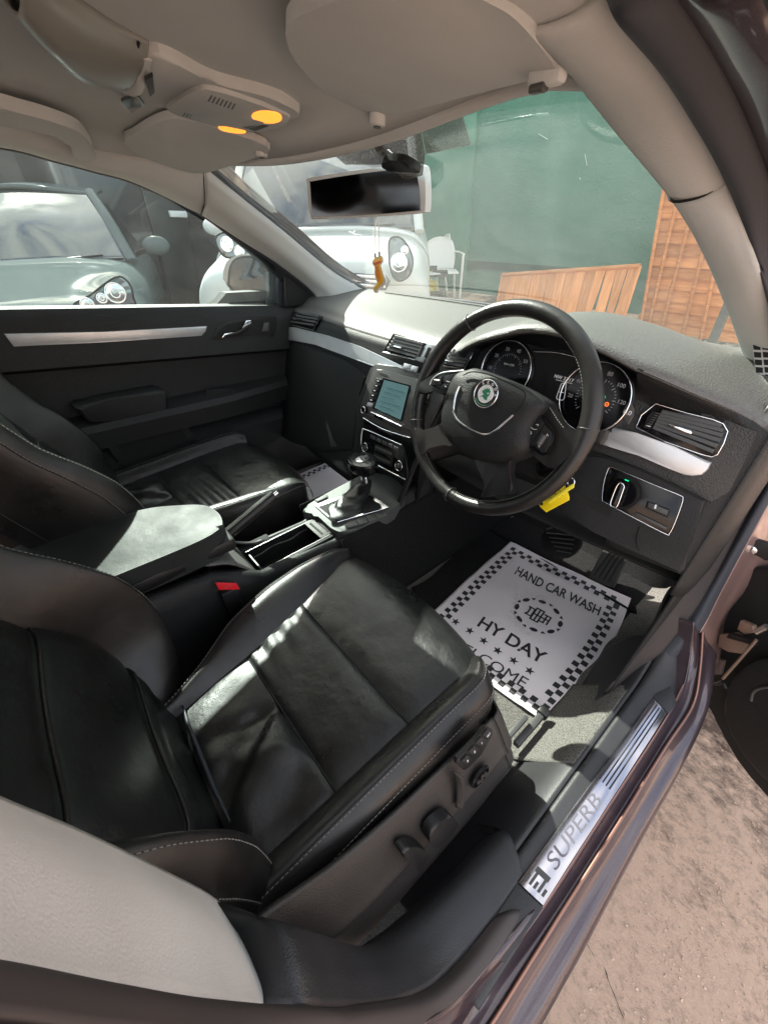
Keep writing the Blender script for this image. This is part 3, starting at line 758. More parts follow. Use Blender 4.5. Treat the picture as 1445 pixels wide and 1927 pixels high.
rv = vent(cH, [(475, 650), (515, 560), (622, 475), (850, 545), (1040, 592), (1118, 625), (1150, 680), (1120, 770), (1075, 850), (1035, 868), (960, 850), (700, 760)], .0010,
          [((600, 660), (1040, 840)), ((612, 636), (1070, 800)), ((624, 612), (1090, 760)), ((636, 590), (1105, 722)), ((648, 568), (1110, 686)), ((660, 548), (1095, 650))], dash, [(722, 628), (735, 622), (890, 676), (900, 692), (885, 700), (728, 645)], off=.006)
plate('thumb_wheel_slot', fpc(cH, [(535, 650), (560, 575), (600, 530), (648, 545), (615, 590), (590, 665)], .0115), FN * .0006, DARK, rv)
for k in range(7):
    t = k / 6
    a = (552 + 62 * t + 8 * t, 632 - 92 * t)
    plate('wheel_tooth', fpc(cH, [(a[0], a[1]), (a[0] + 34, a[1] + 8), (a[0] + 32, a[1] + 16), (a[0] - 2, a[1] + 8)], .012), FN * .003, GREY if k else SILVER, rv, bevel=.0004)

# ---- head unit
HUN = FN
hu = plate('head_unit', fpc(cF, [(555, 790), (540, 740), (625, 485), (650, 474), (760, 495), (870, 530), (1090, 590), (1050, 700), (960, 880), (850, 935), (800, 925), (575, 812)], .004), FN * .010, GREY, dash, bevel=.004)
plate('unit_bezel', fpc(cF, [(566, 785), (652, 512), (690, 518), (875, 568), (1000, 600), (960, 700), (905, 850), (870, 890)], .0145), FN * .003, mat('satin grey bezel', (.16, .16, .155), .33, metal=.4), hu, bevel=.0015)
plate('screen_surround', fpc(cF, [(628, 752), (692, 566), (862, 612), (806, 832)], .0178), FN * .001, GLOSS, hu)
plate('screen', fpc(cF, [(640, 748), (700, 578), (852, 618), (800, 822)], .0190), FN * .0008, SCREEN, hu)
for k in range(6):
    a = (712 - k * 11, 622 + k * 28)
    plate('screen_line', fpc(cF, [a, (a[0] + 118 - (k % 3) * 22, a[1] + 34 - (k % 3) * 6), (a[0] + 117 - (k % 3) * 22, a[1] + 38 - (k % 3) * 6), (a[0] - 1, a[1] + 4)], .0199), FN * .0002, mat('screen text', (.05, .12, .13), .3) if k == 0 else MATS['screen text'], hu)
for k in range(6):
    a = (655 - k * 11, 568 + k * 29)
    plate('unit_button', fpc(cF, [a, (a[0] + 30, a[1] + 9), (a[0] + 20, a[1] + 32), (a[0] - 10, a[1] + 23)], .0178), FN * .003, PLAST if k < 5 else SILVER, hu, bevel=.0008)
    plate('button_mark', fpc(cF, [(a[0] + 5, a[1] + 12), (a[0] + 17, a[1] + 16), (a[0] + 14, a[1] + 22), (a[0] + 2, a[1] + 18)], .0211), FN * .0002, WHITEP, hu)
for k in range(5):
    a = (942 - k * 12, 682 + k * 32)
    plate('unit_button', fpc(cF, [a, (a[0] + 32, a[1] + 9), (a[0] + 22, a[1] + 34), (a[0] - 10, a[1] + 25)], .0178), FN * .003, PLAST, hu, bevel=.0008)
    plate('button_mark', fpc(cF, [(a[0] + 5, a[1] + 12), (a[0] + 17, a[1] + 16), (a[0] + 14, a[1] + 22), (a[0] + 2, a[1] + 18)], .0211), FN * .0002, WHITEP, hu)
kn = disc('unit_knob', fp(*cF(582, 762), .0175), FN, .0095, .010, GLOSS, hu, 28, .002)
ring('knob_ring', fp(*cF(582, 762), .027), FN, .0085, .0012, CHROME, hu)
for yy, w in ((795, .0022), (842, .0016)):
    pass
tube('slot_line', [fp(*cF(618, 775), .019), fp(*cF(806, 862), .019)], .0018, CHROME, hu)
tube('slot_line', [fp(*cF(640, 800), .0185), fp(*cF(800, 885), .0185)], .0014, SEAM, hu)
plate('disc_button', fpc(cF, [(640, 790), (690, 812), (685, 826), (635, 803)], .018), FN * .002, GLOSS, hu, bevel=.0005)
tube('knee_line', [fp(*cF(560, 810), .014), fp(*cF(690, 880), .016), fp(*cF(850, 932), .014)], .0016, CHROME, hu, n=16)
plate('unit_badge', fpc(cF, [(655, 862), (745, 905), (740, 920), (650, 878)], .0150), FN * .0012, PLAST, hu)
A, B = fp(*cF(652, 870), .0165), fp(*cF(742, 912), .0165)
tube('badge_line', [A, B], .0008, GREY, hu)
plate('top_button_strip', fpc(cF, [(668, 530), (720, 545), (718, 556), (664, 540)], .0178), FN * .0012, CHROME, hu)
# hazard / row of buttons on the silver trim below the vents
for k in range(2):
    a = (815 + k * 46, 474 + k * 14)
    plate('dash_button', fpc(cF, [a, (a[0] + 40, a[1] + 11), (a[0] + 28, a[1] + 44), (a[0] - 13, a[1] + 32)], .012), FN * .003, SILVER, dash, bevel=.001)

# ---- climate panel
cl = plate('climate_panel', fpc(cF, [(543, 990), (556, 885), (580, 880), (800, 975), (822, 1000), (840, 1150), (830, 1190), (700, 1130), (600, 1075)], .008), FN * .008, GLOSS, dash, bevel=.003)
tube('chrome_edge', [fp(*cF(*p), .016) for p in ((548, 985), (557, 890), (580, 882), (800, 975))], .0011, CHROME, cl, n=30)
tube('chrome_edge', [fp(*cF(*p), .016) for p in ((560, 1040), (620, 1082), (720, 1135), (825, 1188))], .0018, CHROME, cl, n=30)
for c0, rr in (((580, 990), .0135), ((790, 1102), .0145)):
    p = fp(*cF(*c0), .015)
    disc('dial', p, FN, rr, .006, GLOSS, cl, 32, .0015); ring('dial_ring', p + FN * .0062, FN, rr * .86, .0011, CHROME, cl)
    disc('dial_cap', p + FN * .006, FN, rr * .45, .0015, GREY, cl, 24, .0005)
plate('climate_display', fpc(cF, [(638, 970), (752, 1020), (740, 1110), (625, 1060)], .0155), FN * .001, DARK, cl)
for k in range(3):
    a = (642 - k * 6, 982 + k * 26)
    plate('climate_button', fpc(cF, [a, (a[0] + 100, a[1] + 44), (a[0] + 97, a[1] + 58), (a[0] - 3, a[1] + 13)], .0166), FN * .002, GREY if k != 1 else GLOSS, cl, bevel=.0006)
for k in range(5):
    a = (612 + k * 36, 912 + k * 17)
    plate('climate_button', fpc(cF, [a, (a[0] + 28, a[1] + 13), (a[0] + 26, a[1] + 34), (a[0] - 3, a[1] + 20)], .0165), FN * .0015, GREY, cl, bevel=.0005)
# side cheeks of the centre stack
plate('stack_cheek', fpc(cF, [(490, 1010), (520, 700), (600, 500), (625, 485), (555, 790), (543, 1000), (530, 1060)], .001), FN * .010, SOFT, dash, bevel=.003)
CHK = fpc(cF, [(1055, 720), (1075, 735), (1000, 850), (860, 1130), (770, 1370), (740, 1370), (835, 1150), (960, 880)], .001)
plate('stack_cheek', CHK, FN * .010, SOFT, dash, bevel=.003)
# tray below the climate panel
P = [at(*cJ(*p), 'y', .055) for p in ((960, 160), (1170, 260), (1105, 440), (890, 320))]
plate('storage_recess', P, (0, .03, 0), DARK, dash)

# ---- instrument cluster
CNY = lambda z: .108 + .33 * (z - .93)
clf = lambda p: CNY(p.z) - p.y
CN = Vector((0, -1, .33)).normalized()
def cp(x, y, off=0.0): return hs(*cG(x, y), clf) + CN * off
cl2 = plate('instrument_cluster', [cp(*p) for p in ((440, 500), (480, 400), (560, 350), (700, 330), (860, 380), (1080, 400), (1240, 440), (1400, 560), (1420, 680), (1400, 800), (1300, 860), (1180, 930), (1000, 950), (800, 800), (600, 640))], CN * .004, DARK, dash)
DIALP = mat('dim dial print', (.34, .34, .35), .5)
def gauge(cx, cy, r, nm='gauge'):
    c0 = cp(cx, cy, .006)
    g = disc(nm, c0, CN, r, .002, GLOSS, cl2, 48)
    ring('gauge_ring', c0 + CN * .010, CN, r * 1.0, .0012, CHROME, cl2, 64)
    bm = bmesh.new()
    tube_bm(bm, [c0 + CN * .0 + (Vector((1, 0, 0)) * math.cos(2 * math.pi * i / 48) + CN.cross(Vector((1, 0, 0))) * math.sin(2 * math.pi * i / 48)) * r for i in range(48)], .002, 6, True)
    link('gauge_wall', bm, GLOSS, cl2, smooth=True)
    return c0
def marks(c0, r, vals, a0, a1, majors, unit=None):
    X = Vector((1, 0, 0)); Y = X.cross(CN) * -1
    if Y.z < 0: Y = -Y
    n = len(vals)
    for i, v in enumerate(vals):
        a = math.radians(a0 + (a1 - a0) * i / (n - 1)); d = X * math.cos(a) + Y * math.sin(a)
        p = c0 + d * r * .62 + CN * .0025
        if v: text('numeral', v, c0 + d * r * .74 + CN * .0025, X, Y, .0092, DIALP, cl2)
    bm = bmesh.new(); k = (n - 1) * 4
    for i in range(k + 1):
        a = math.radians(a0 + (a1 - a0) * i / k); d = X * math.cos(a) + Y * math.sin(a); s = d.cross(CN)
        L = .10 if i % 4 == 0 else .05; w = .0005
        q = [c0 + d * r * .58 + s * w, c0 + d * r * .58 - s * w, c0 + d * r * (.58 - L) - s * w, c0 + d * r * (.58 - L) + s * w]
        bm.faces.new([bm.verts.new(p + CN * .0026) for p in q])
    link('dial_marks', bm, DIALP, cl2, kind='stuff')
    if unit: text('unit_mark', unit, c0 + Y * r * .22 + CN * .0025, X, Y, .006, WHITEP, cl2)
    return X, Y
cL1 = gauge(650, 520, .054); cR1 = gauge(1190, 690, .057)
marks(cL1, .054, ['', '10', '20', '30', '40', '50', ''], 220, 0, 1, 'rpm x100')
X, Y = marks(cR1, .057, ['', '20', '40', '60', '80', '100', '120', ''], 225, -30, 1, 'mph')
for dx, dy, cc, s in ((.012, .005, GREENP, 'P'), (.022, -.004, None, 'O'), (.010, -.030, None, 'o')):
    mm = mat('green telltale', (0, .35, .15), .5, emit=((0, 1, .35), .35)) if cc else (MATS.get('amber telltale') or mat('amber telltale', (.5, .10, .02), .5, emit=((1, .2, .03), .35)))
    c9 = cR1 + X * dx + Y * dy + CN * .0026
    ring('telltale', c9, CN, .0030, .0007, mm, cl2, 20); tube('telltale_bar', [c9 - X * .002 - Y * .0015, c9 + X * .002 + Y * .0015], .0005, mm, cl2)
plate('info_display', [cp(*p, .006) for p in ((910, 520), (1120, 550), (1040, 760), (860, 700))], CN * .001, DARK, cl2)
A, B = cp(950, 555, .008), cp(1048, 582, .008)
text('display_text', 'NW 23:17', (A + B) / 2, B - A, Vector((0, .3, 1)), .0085, mat('display glow', (.3, .3, .3), .5, emit=((1, 1, 1), .08)), cl2)
P = [cp(*p, .008) for p in ((985, 600), (1008, 596), (1012, 605), (1000, 690), (975, 700), (955, 690), (958, 670), (978, 615))]
tube('car_symbol', P, .0006, MATS['display glow'], cl2, closed=True, n=40)
tube('car_symbol', [cp(*p, .008) for p in ((968, 650), (1000, 655))], .0006, MATS['display glow'], cl2)
tube('display_line', [cp(950, 575, .008), cp(1050, 600, .008)], .0004, MATS['display glow'], cl2)
P = [cp(*p, .006) for p in ((1370, 820), (1360, 770), (1405, 700), (1430, 760), (1425, 800), (1395, 850))]
q = plate('reset_panel', P, CN * .004, GREY, cl2, bevel=.001)
text('reset_text', '0.0', cp(1393, 778, .0105), X, Y, .010, WHITEP, cl2)
tube('cluster_trim', [cp(820, 405, .012), cp(960, 412, .012), cp(1085, 440, .012)], .0009, CHROME, cl2, n=16)
# inner wall of the binnacle
bm = bmesh.new(); V = []
for i in range(30):
    x = .16 + .44 * i / 29; f = LY(x); z = LZ(x)
    V.append([bm.verts.new((x, f + .004, z - .006)), bm.verts.new((x, f + .03, z - .010)), bm.verts.new((x, .17, z - .016))])
for i in range(29):
    for j in range(2): bm.faces.new((V[i][j], V[i + 1][j], V[i + 1][j + 1], V[i][j + 1]))
solid(link('binnacle_inner', bm, PLAST, dash, smooth=True), .003, 0)

# ---- lower right panel with the light switch
LP = [(1040, 880), (1100, 855), (1150, 860), (1210, 885), (1270, 912), (1330, 940), (1312, 985), (1298, 1030), (1288, 1070), (1278, 1077), (1205, 1040), (1120, 1000), (1060, 965), (1035, 930)]
lpn2 = plate('knee_panel', [fp(*p, .002) for p in LP], FN * .008, SOFT, dash, bevel=.004)
tube('panel_joint', [fp(*cH(*p), .012) for p in ((85, 853), (230, 862), (500, 960), (740, 1065), (990, 1188))], .0013, SEAM, dash, n=24)
tube('panel_joint', [fp(*cH(*p), .0105) for p in ((505, 1385), (485, 1440), (482, 1500), (500, 1560))], .0013, SEAM, lpn2, n=12)
sw = plate('light_switch_panel', fpc(cH, [(290, 945), (350, 965), (640, 1085), (800, 1150), (822, 1175), (805, 1240), (760, 1360), (722, 1430), (690, 1432), (450, 1310), (255, 1205), (228, 1180), (240, 1060), (265, 975)], .008), FN * .005, GLOSS, lpn2, bevel=.002)
tube('chrome_surround', fpc(cH, [(290, 945), (350, 965), (640, 1085), (800, 1150), (822, 1175), (805, 1240), (760, 1360), (722, 1430), (690, 1432), (450, 1310), (255, 1205), (228, 1180), (240, 1060), (265, 975)], .013), .0007, CHROME, lpn2, closed=True, n=110)
k0 = fp(*cH(378, 1130), .013)
disc('rotary_switch', k0, FN, .024, .010, GLOSS, lpn2, 40, .003); 
disc('switch_ring', k0, FN, .029, .002, PLAST, lpn2, 40, .001)
P = fpc(cH, [(340, 1180), (375, 1070), (395, 1055), (418, 1075), (405, 1120), (370, 1215), (345, 1225), (315, 1210)], .024)
plate('switch_grip', P, FN * .010, GLOSS, lpn2, bevel=.003)
tube('grip_edge', fpc(cH, [(318, 1205), (350, 1110), (375, 1062), (395, 1052), (418, 1075), (405, 1120), (368, 1218), (345, 1226)], .0335), .0011, CHROME, lpn2, closed=True, n=50)
tube('light_symbol', fpc(cH, [(412, 1031), (440, 1042)], .0245), .0008, MATS['green telltale'], lpn2)
plate('dimmer_slot', fpc(cH, [(560, 1190), (730, 1255), (712, 1315), (545, 1240)], .0135), FN * .0008, DARK, lpn2)
plate('dimmer_wheel', fpc(cH, [(575, 1200), (720, 1258), (708, 1298), (565, 1235)], .014), FN * .004, GREY, lpn2, bevel=.001)
plate('dimmer_mark', fpc(cH, [(626, 1215), (638, 1218), (630, 1248), (616, 1243)], .0182), FN * .0004, WHITEP, lpn2)
plate('lower_bar', fpc(cH, [(480, 1275), (708, 1385), (700, 1405), (470, 1295)], .0135), FN * .002, GREY, lpn2, bevel=.0006)
plate('card_slot', fpc(cH, [(10, 1120), (60, 1150), (300, 1255), (295, 1290), (270, 1312), (60, 1205), (15, 1170)], .0105), FN * .0006, DARK, lpn2, )
# underside of the dash
bm = patch_bm([[(.12, .10, .66), (.4, .11, .64), (.70, .15, .63)], [(.12, .5, .60), (.4, .5, .58), (.70, .5, .58)]], 10, 6)
solid(link('dash_underside', bm, DARK, dash, smooth=True), .006, 0)

# ================================================================== STEERING WHEEL
WC = Vector((.342, 0, .897)); WT = .40
WU = Vector((0, math.sin(WT), math.cos(WT))); WX = Vector((1, 0, 0)); WN = Vector((0, -math.cos(WT), math.sin(WT)))
sw_ = empty('steering_wheel', (0, 0, 0)); sw_.parent = car
def wp(x, y, off=0.0): return atp(*cG(x, y), WC + WN * off, WN)
def wpc(pts, off=0.0): return [wp(*p, off) for p in pts]
RR = .1750
rp = lambda a, r=RR, off=0.0: WC + (WX * math.cos(a) + WU * math.sin(a)) * r + WN * off
bm = bmesh.new()
N = 128; rings = []
for i in range(N):
    a = 2 * math.pi * i / N
    fat = 1 + .10 * math.exp(-((math.sin(a) - .25) / .3) ** 2)
    rr = .0138 * fat; dr = WX * math.cos(a) + WU * math.sin(a)
    rings.append([bm.verts.new(rp(a) + dr * math.cos(2 * math.pi * k / 18) * rr + WN * math.sin(2 * math.pi * k / 18) * rr * 1.05) for k in range(18)])
for i in range(N):
    A, B = rings[i], rings[(i + 1) % N]
    for k in range(18): bm.faces.new((A[k], A[(k + 1) % 18], B[(k + 1) % 18], B[k]))
bmesh.ops.recalc_face_normals(bm, faces=bm.faces)
link('wheel_rim', bm, LEATHER_W, sw_, smooth=True)
for a in (math.radians(8), math.radians(-97), math.radians(-158), math.radians(128)):
    dr = WX * math.cos(a) + WU * math.sin(a)
    bm = bmesh.new(); tube_bm(bm, [rp(a) + dr * math.cos(t) * .0152 + WN * math.sin(t) * .0158 for t in [2 * math.pi * k / 24 for k in range(24)]], .0009, 6, True)
    link('rim_joint', bm, GREY, sw_, smooth=True)
pth = [rp(2 * math.pi * i / 120, RR - .0130, .0065) for i in range(0, 121)]
for a0, a1 in ((14, 120), (-92, -12), (-152, -104)):
    P = [rp(math.radians(a0 + (a1 - a0) * i / 30), RR - .0132, .0062) for i in range(31)]
    stitches('rim_stitching', P, THREAD, sw_, L=.003, gap=.002, r=.0006)
# hub body: domed
hub_o = [(330, 540), (400, 512), (460, 505), (600, 555), (750, 622), (885, 715), (850, 790), (800, 870), (790, 960), (750, 1030), (640, 1075), (520, 1085), (400, 1050), (310, 985), (255, 900), (240, 820), (250, 740), (285, 620)]
O = cr(wpc(hub_o, .022), 72, True)
c0 = sum(O, Vector()) / len(O)
bm = bmesh.new(); R_ = []
for f, h in ((1.0, -.040), (1.0, 0.0), (.97, .008), (.90, .015), (.75, .021), (.5, .025), (.2, .027)):
    R_.append([bm.verts.new(c0 + (p - c0) * f + WN * h) for p in O])
for A, B in zip(R_, R_[1:]):
    for k in range(72): bm.faces.new((A[k], A[(k + 1) % 72], B[(k + 1) % 72], B[k]))
bm.faces.new(R_[-1])
bmesh.ops.recalc_face_normals(bm, faces=bm.faces)
hb = link('hub', bm, SOFT, sw_, smooth=True)
# airbag cover seams, chrome band, emblem
dome = lambda x, y, e=0.0: wp(x, y, .0455 + e)
tube('cover_seam', [dome(*p) for p in ((365, 545), (420, 525), (520, 540), (640, 590), (735, 640), (748, 680), (735, 730), (700, 775), (672, 790))], .0011, SEAM, sw_, n=50)
tube('cover_seam', [dome(*p) for p in ((340, 610), (385, 640), (430, 665))], .0010, SEAM, sw_, n=10)
tube('cover_seam', [dome(*p) for p in ((580, 735), (640, 765), (672, 788))], .0010, SEAM, sw_, n=10)
tube('chrome_band', [dome(*p, .001) for p in ((343, 612), (318, 680), (308, 770), (335, 825), (405, 875), (495, 912), (560, 890), (620, 840), (676, 790))], .0022, CHROME, sw_, n=60)
shield = [(345, 612), (430, 660), (500, 700), (590, 740), (672, 790), (620, 836), (560, 885), (495, 905), (405, 868), (340, 820), (314, 768), (322, 680)]
plate('badge_field', [dome(*p, -.0005) for p in shield], WN * .0014, PLAST, sw_, bevel=.0006)
ec = wp(508, 662, .050)
disc('emblem', ec - WN * .004, WN, .0235, .006, BLACKP, sw_, 48, .001)
ring('emblem_ring', ec + WN * .002, WN, .0228, .0012, CHROME, sw_, 48)
ring('emblem_ring', ec + WN * .002, WN, .0150, .0006, CHROME, sw_, 48)
disc('emblem_field', ec + WN * .0018, WN, .0150, .0006, WHITEP, sw_, 40)
# winged arrow mark
fx = lambda a, b, o=.0026: ec + WX * a * .001 + WU * b * .001 + WN * o
plate('emblem_arrow', [fx(-9, -8), (fx(-4, -5)), fx(2, -9), fx(7, -9), fx(6, -4), fx(8, -1), fx(8, 6), fx(3, 11), fx(3, 8), fx(-1, 10), fx(-1, 7), fx(-5, 8), fx(-4, 5), fx(-8, 4), fx(-6, 0), fx(-2, -1), fx(-5, -4)], WN * .0005, GREENP, sw_)
disc('emblem_eye', fx(5, 2, .0032), WN, .0014, .0003, WHITEP, sw_, 16)
for i, ch in enumerate('ŠKODA'):
    a = math.radians(128 - i * 30)
    d = WX * math.cos(a) + WU * math.sin(a)
    text('emblem_letter', ch, ec + d * .0188 + WN * .0022, d.cross(WN) * -1 if (d.cross(WN) * -1).dot(WX) > 0 and False else -(WN.cross(d)), d, .0062, WHITEP, sw_, bold=.0002)
g9 = [ec + (WX * math.cos(math.radians(a)) + WU * math.sin(math.radians(a))) * .0188 + WN * .0021 for a in range(215, 326, 10)]
tube('emblem_wreath', g9, .0014, GREENP, sw_, sq=.3)
# spokes
def spoke(nm, pts, off, th, m=PLAST, sm=40, bev=.005):
    return plate(nm, [p - WN * th for p in wpc(pts, off)], WN * th, m, sw_, bevel=bev, smooth=sm, seg=3)
spoke('spoke', [(90, 600), (150, 560), (200, 530), (260, 512), (380, 515), (330, 590), (300, 640), (250, 668), (150, 640), (90, 660)], .016, .022, PLAST)
spoke('spoke', [(60, 860), (100, 885), (170, 872), (250, 838), (330, 880), (350, 990), (280, 975), (200, 985), (130, 1010), (100, 1040), (70, 1000)], .014, .022, SIDEP)
spoke('spoke', [(830, 770), (880, 728), (920, 760), (980, 850), (1025, 885), (1075, 880), (1110, 830), (1130, 900), (1060, 1000), (960, 1100), (900, 1120), (820, 1060), (720, 960)], .014, .022, LEATHER_W)
spoke('spoke', [(430, 1070), (520, 1050), (650, 1050), (650, 1150), (665, 1260), (600, 1285), (540, 1290), (470, 1300), (495, 1250), (480, 1170)], .012, .020, PLAST)
# left controls
plate('control_pad', wpc([(160, 600), (205, 555), (260, 535), (365, 520), (320, 590), (290, 640), (220, 632)], .017), WN * .004, GLOSS, sw_, bevel=.0015)
tube('pad_edge', wpc([(160, 605), (180, 565), (240, 530), (370, 517)], .022), .0012, SILVER, sw_, n=24)
for P in ([(185, 575), (240, 555), (230, 615), (170, 605)], [(262, 548), (345, 532), (300, 600), (245, 590)], [(235, 598), (292, 605), (275, 640), (225, 632)]):
    plate('wheel_button', wpc(P, .021), WN * .0025, PLAST, sw_, bevel=.001)
tube('roller', wpc([(190, 582), (224, 586)], .026), .0042, GREY, sw_, seg=14)
for p in (((262, 582), (285, 588)), ((252, 612), (262, 618))): tube('button_mark', wpc(p, .0238), .0004, WHITEP, sw_)
# right controls
plate('control_pad', wpc([(722, 920), (745, 860), (830, 770), (870, 800), (925, 880), (930, 930), (900, 1030), (860, 1045), (760, 985)], .020), WN * .004, GLOSS, sw_, bevel=.0015)
for P in ([(740, 925), (760, 870), (825, 790), (868, 845), (815, 930), (790, 965)], [(820, 935), (868, 855), (912, 900), (912, 940), (880, 1020), (850, 1025), (800, 975)]):
    plate('wheel_button', wpc(P, .024), WN * .0025, PLAST, sw_, bevel=.001)
tube('roller', wpc([(832, 970), (868, 915)], .028), .0050, GREY, sw_, seg=14)
for P in ([(775, 860), (800, 880), (820, 880)], [(815, 850), (830, 850), (826, 860)], [(770, 900), (785, 895), (788, 905), (780, 910)], [(878, 918), (884, 908), (890, 922)], [(828, 978), (840, 985), (830, 990)]):
    tube('button_mark', wpc(P, .0268), .0005, WHITEP, sw_)
tube('airbag_mark', [wp(742, 765, .0405), wp(748, 750, .0405), wp(752, 762, .0405), wp(765, 758, .0405)], .0005, BLACKP, sw_)
stitches('spoke_stitching', wpc([(900, 745), (940, 810), (985, 870)], .019), THREAD, sw_, L=.0025, gap=.0022, r=.0006)
stitches('spoke_stitching', wpc([(652, 1080), (655, 1160), (668, 1240)], .015), mat('dark red thread', (.10, .03, .03), .7), sw_, L=.0025, gap=.002, r=.0006)
# column, stalk, ignition lock
tube('steering_column', [WC + WN * .0, WC - WN * .16], [.045, .055], SOFT, sw_, seg=28)
box('column_shroud', WC - WN * .10 + WU * -.01, (.10, .14, .10), SOFT, sw_, R=Matrix((WX, -WN, WU)).transposed(), bevel=.02, seg=4)
tube('stalk', [wp(1100, 1000, -.06), wp(1180, 960, -.045), wp(1225, 905, -.04)], [.006, .007, .009], PLAST, sw_, seg=12)
plate('stalk_tip', wpc([(1195, 880), (1270, 890), (1255, 940), (1230, 975), (1170, 960)], -.045), WN * .014, SIDEP, sw_, bevel=.004)
disc('ignition_lock', wp(880, 1115, -.05), Vector((.3, -1, .2)), .017, .008, GLOSS, sw_, 28, .002)
# ================================================================== CENTRE CONSOLE
con = empty('centre_console', (0, 0, 0)); con.parent = car
# side walls of the tunnel (right side seen from the driver door), top height profile along y
def con_z(y):
    pts = [(-.80, .635), (-.62, .636), (-.50, .622), (-.43, .580), (-.395, .545), (-.35, .533), (-.20, .525), (-.10, .540), (.0, .565), (.06, .585), (.12, .60), (.4, .62)]
    for (a, b), (c, d) in zip(pts, pts[1:]):
        if a <= y <= c: return b + (d - b) * (y - a) / (c - a)
    return pts[-1][1]
for sx in (1, -1):
    bm = bmesh.new(); V = []
    ys = [-.80 + i * .02 for i in range(47)]
    for y in ys:
        z = con_z(y); w = .092 if y < -.42 else .092 - .022 * min(1, (y + .42) / .06)
        if y > -.22: w = .070 + .026 * min(1, (y + .22) / .1)
        b = [(w - .022, z + .001), (w - .010, z), (w, z - .010), (w + .002, z - .04), (w + .004, z - .07), (w + .006, max(.30, z - .2)), (w + .01, .29)]
        V.append([bm.verts.new((sx * a, y, c)) for a, c in b])
    for i in range(len(ys) - 1):
        for j in range(6): bm.faces.new((V[i][j], V[i + 1][j], V[i + 1][j + 1], V[i][j + 1]))
    solid(link('console_side', bm, SOFT if sx == 1 else PLAST, con, smooth=True, ang=60), .004, 0)
# lid box behind: front slope in front of the armrest
bm = patch_bm([[(x, -.50, .64) for x in (-.07, 0, .07)], [(x, -.45, .612) for x in (-.07, 0, .07)], [(x, -.405, .548) for x in (-.07, 0, .07)]], 8, 8)
solid(link('console_slope', bm, DTOP, con, smooth=True), .004, -1)
# armrest lid
AT = [(80, 1052), (135, 1064), (250, 1048), (340, 1030), (395, 1012), (413, 998), (416, 985), (405, 967), (375, 956), (330, 952), (280, 952), (240, 955), (150, 990), (90, 1025)]
AP = [at(u, v, 'z', .70) for u, v in AT]
AP = [Vector((-.155, -.80, .70)), Vector((-.09, -.83, .70)), Vector((.03, -.80, .70)), Vector((.055, -.70, .70)), Vector((.064, -.60, .70)), Vector((.068, -.50, .70)), Vector((.060, -.455, .70)), Vector((.042, -.438, .70)), Vector((0, -.432, .70)), Vector((-.045, -.445, .70)), Vector((-.085, -.49, .70)), Vector((-.12, -.55, .70)), Vector((-.145, -.66, .70))]
ARM = mat('sueded armrest leather', (.024, .027, .026), .52, spec=.22, bump=[('voro', 900, .0002), ('noise', 14, .003)], var=(8, .15), rvar=.08)
arm = plate('armrest', [p - Vector((0, 0, .062)) for p in AP], (0, 0, .062), ARM, con, bevel=.013, smooth=72, seg=4)
stitches('armrest_stitching', [p + (Vector((-.04, -.62, .70)) - p).normalized() * .007 + Vector((0, 0, -.0002)) for p in cr([AP[2], AP[3], AP[4], AP[5], AP[6], AP[7], AP[8], AP[9], AP[10], AP[11], AP[12]], 70)], THREAD, arm, r=.0005)
box('armrest_base', (0, -.60, .655), (.135, .34, .03), PLAST, con, bevel=.008)
# cup holder well with raised rails
zr = .530
plate('cup_well_floor', [(-.036, -.385, .47), (.040, -.385, .47), (.040, -.215, .47), (-.036, -.215, .47)], (0, 0, .002), DARK, con)
for x in (-.038, .043):
    box('well_wall', (x, -.30, .498), (.003, .18, .06), PLAST, con)
box('well_wall', (.0025, -.388, .498), (.082, .003, .06), PLAST, con)
for x, w in ((-.044, .008), (.049, .009)):
    box('console_rail', (x, -.295, zr), (w, .20, .006), SOFT, con, bevel=.0015)
tube('rail_chrome', [(.0445, -.392, .5335), (.0445, -.20, .5335)], .0012, METAL, con)
tube('rail_chrome', [(-.0400, -.392, .5335), (-.0400, -.20, .5335)], .0012, METAL, con)
# cup fingers: wavy divider
tube('cup_finger', [(-.034 + .004 * math.sin((y + .3) * 70), y, .515 - .0) for y in [-.38 + .16 * i / 30 for i in range(31)]], .0022, GREY, con)
# roller lid plate ahead of the well
rl = box('roller_lid', (.002, -.203, .5325), (.082, .046, .006), SIDEP, con, bevel=.002)
box('lid_slot', (.002, -.214, .5362), (.060, .006, .001), DARK, rl)
box('lid_slot', (.002, -.197, .5362), (.060, .003, .001), DARK, rl)
# gear surround: grey green raised plate
GZ = lambda y: .548 + .12 * (y + .18) 
def gz(u, v, off=0.0): return atp(u, v, (0, -.18, .548 + off), Vector((0, -.12, 1)).normalized())
gs = [cJ(*p) for p in ((535, 540), (545, 440), (570, 390), (640, 360), (790, 290), (900, 320), (1050, 420), (1062, 465), (1010, 500), (800, 562), (760, 560), (640, 505), (600, 520))]
GP = [Vector((-.078, -.205, .545)), Vector((-.086, -.15, .553)), Vector((-.084, -.05, .563)), Vector((-.07, .02, .572)), Vector((0, .05, .577)), Vector((.085, .03, .573)), Vector((.104, -.03, .565)), Vector((.100, -.10, .557)), Vector((.088, -.165, .549)), Vector((.05, -.19, .546)), Vector((-.03, -.19, .546))]
GSM = mat('sage grey plastic', (.060, .065, .063), .5, spec=.35, bump=[('voro', 800, .0003)], var=(30, .1))
gsn = plate('gear_surround', [p - Vector((0, 0, .035)) for p in GP], (0, 0, .038), GSM, con, bevel=.006, smooth=60, seg=3)
def gzc(pts, off=0.004): return [gz(*cJ(*p), off) for p in pts]
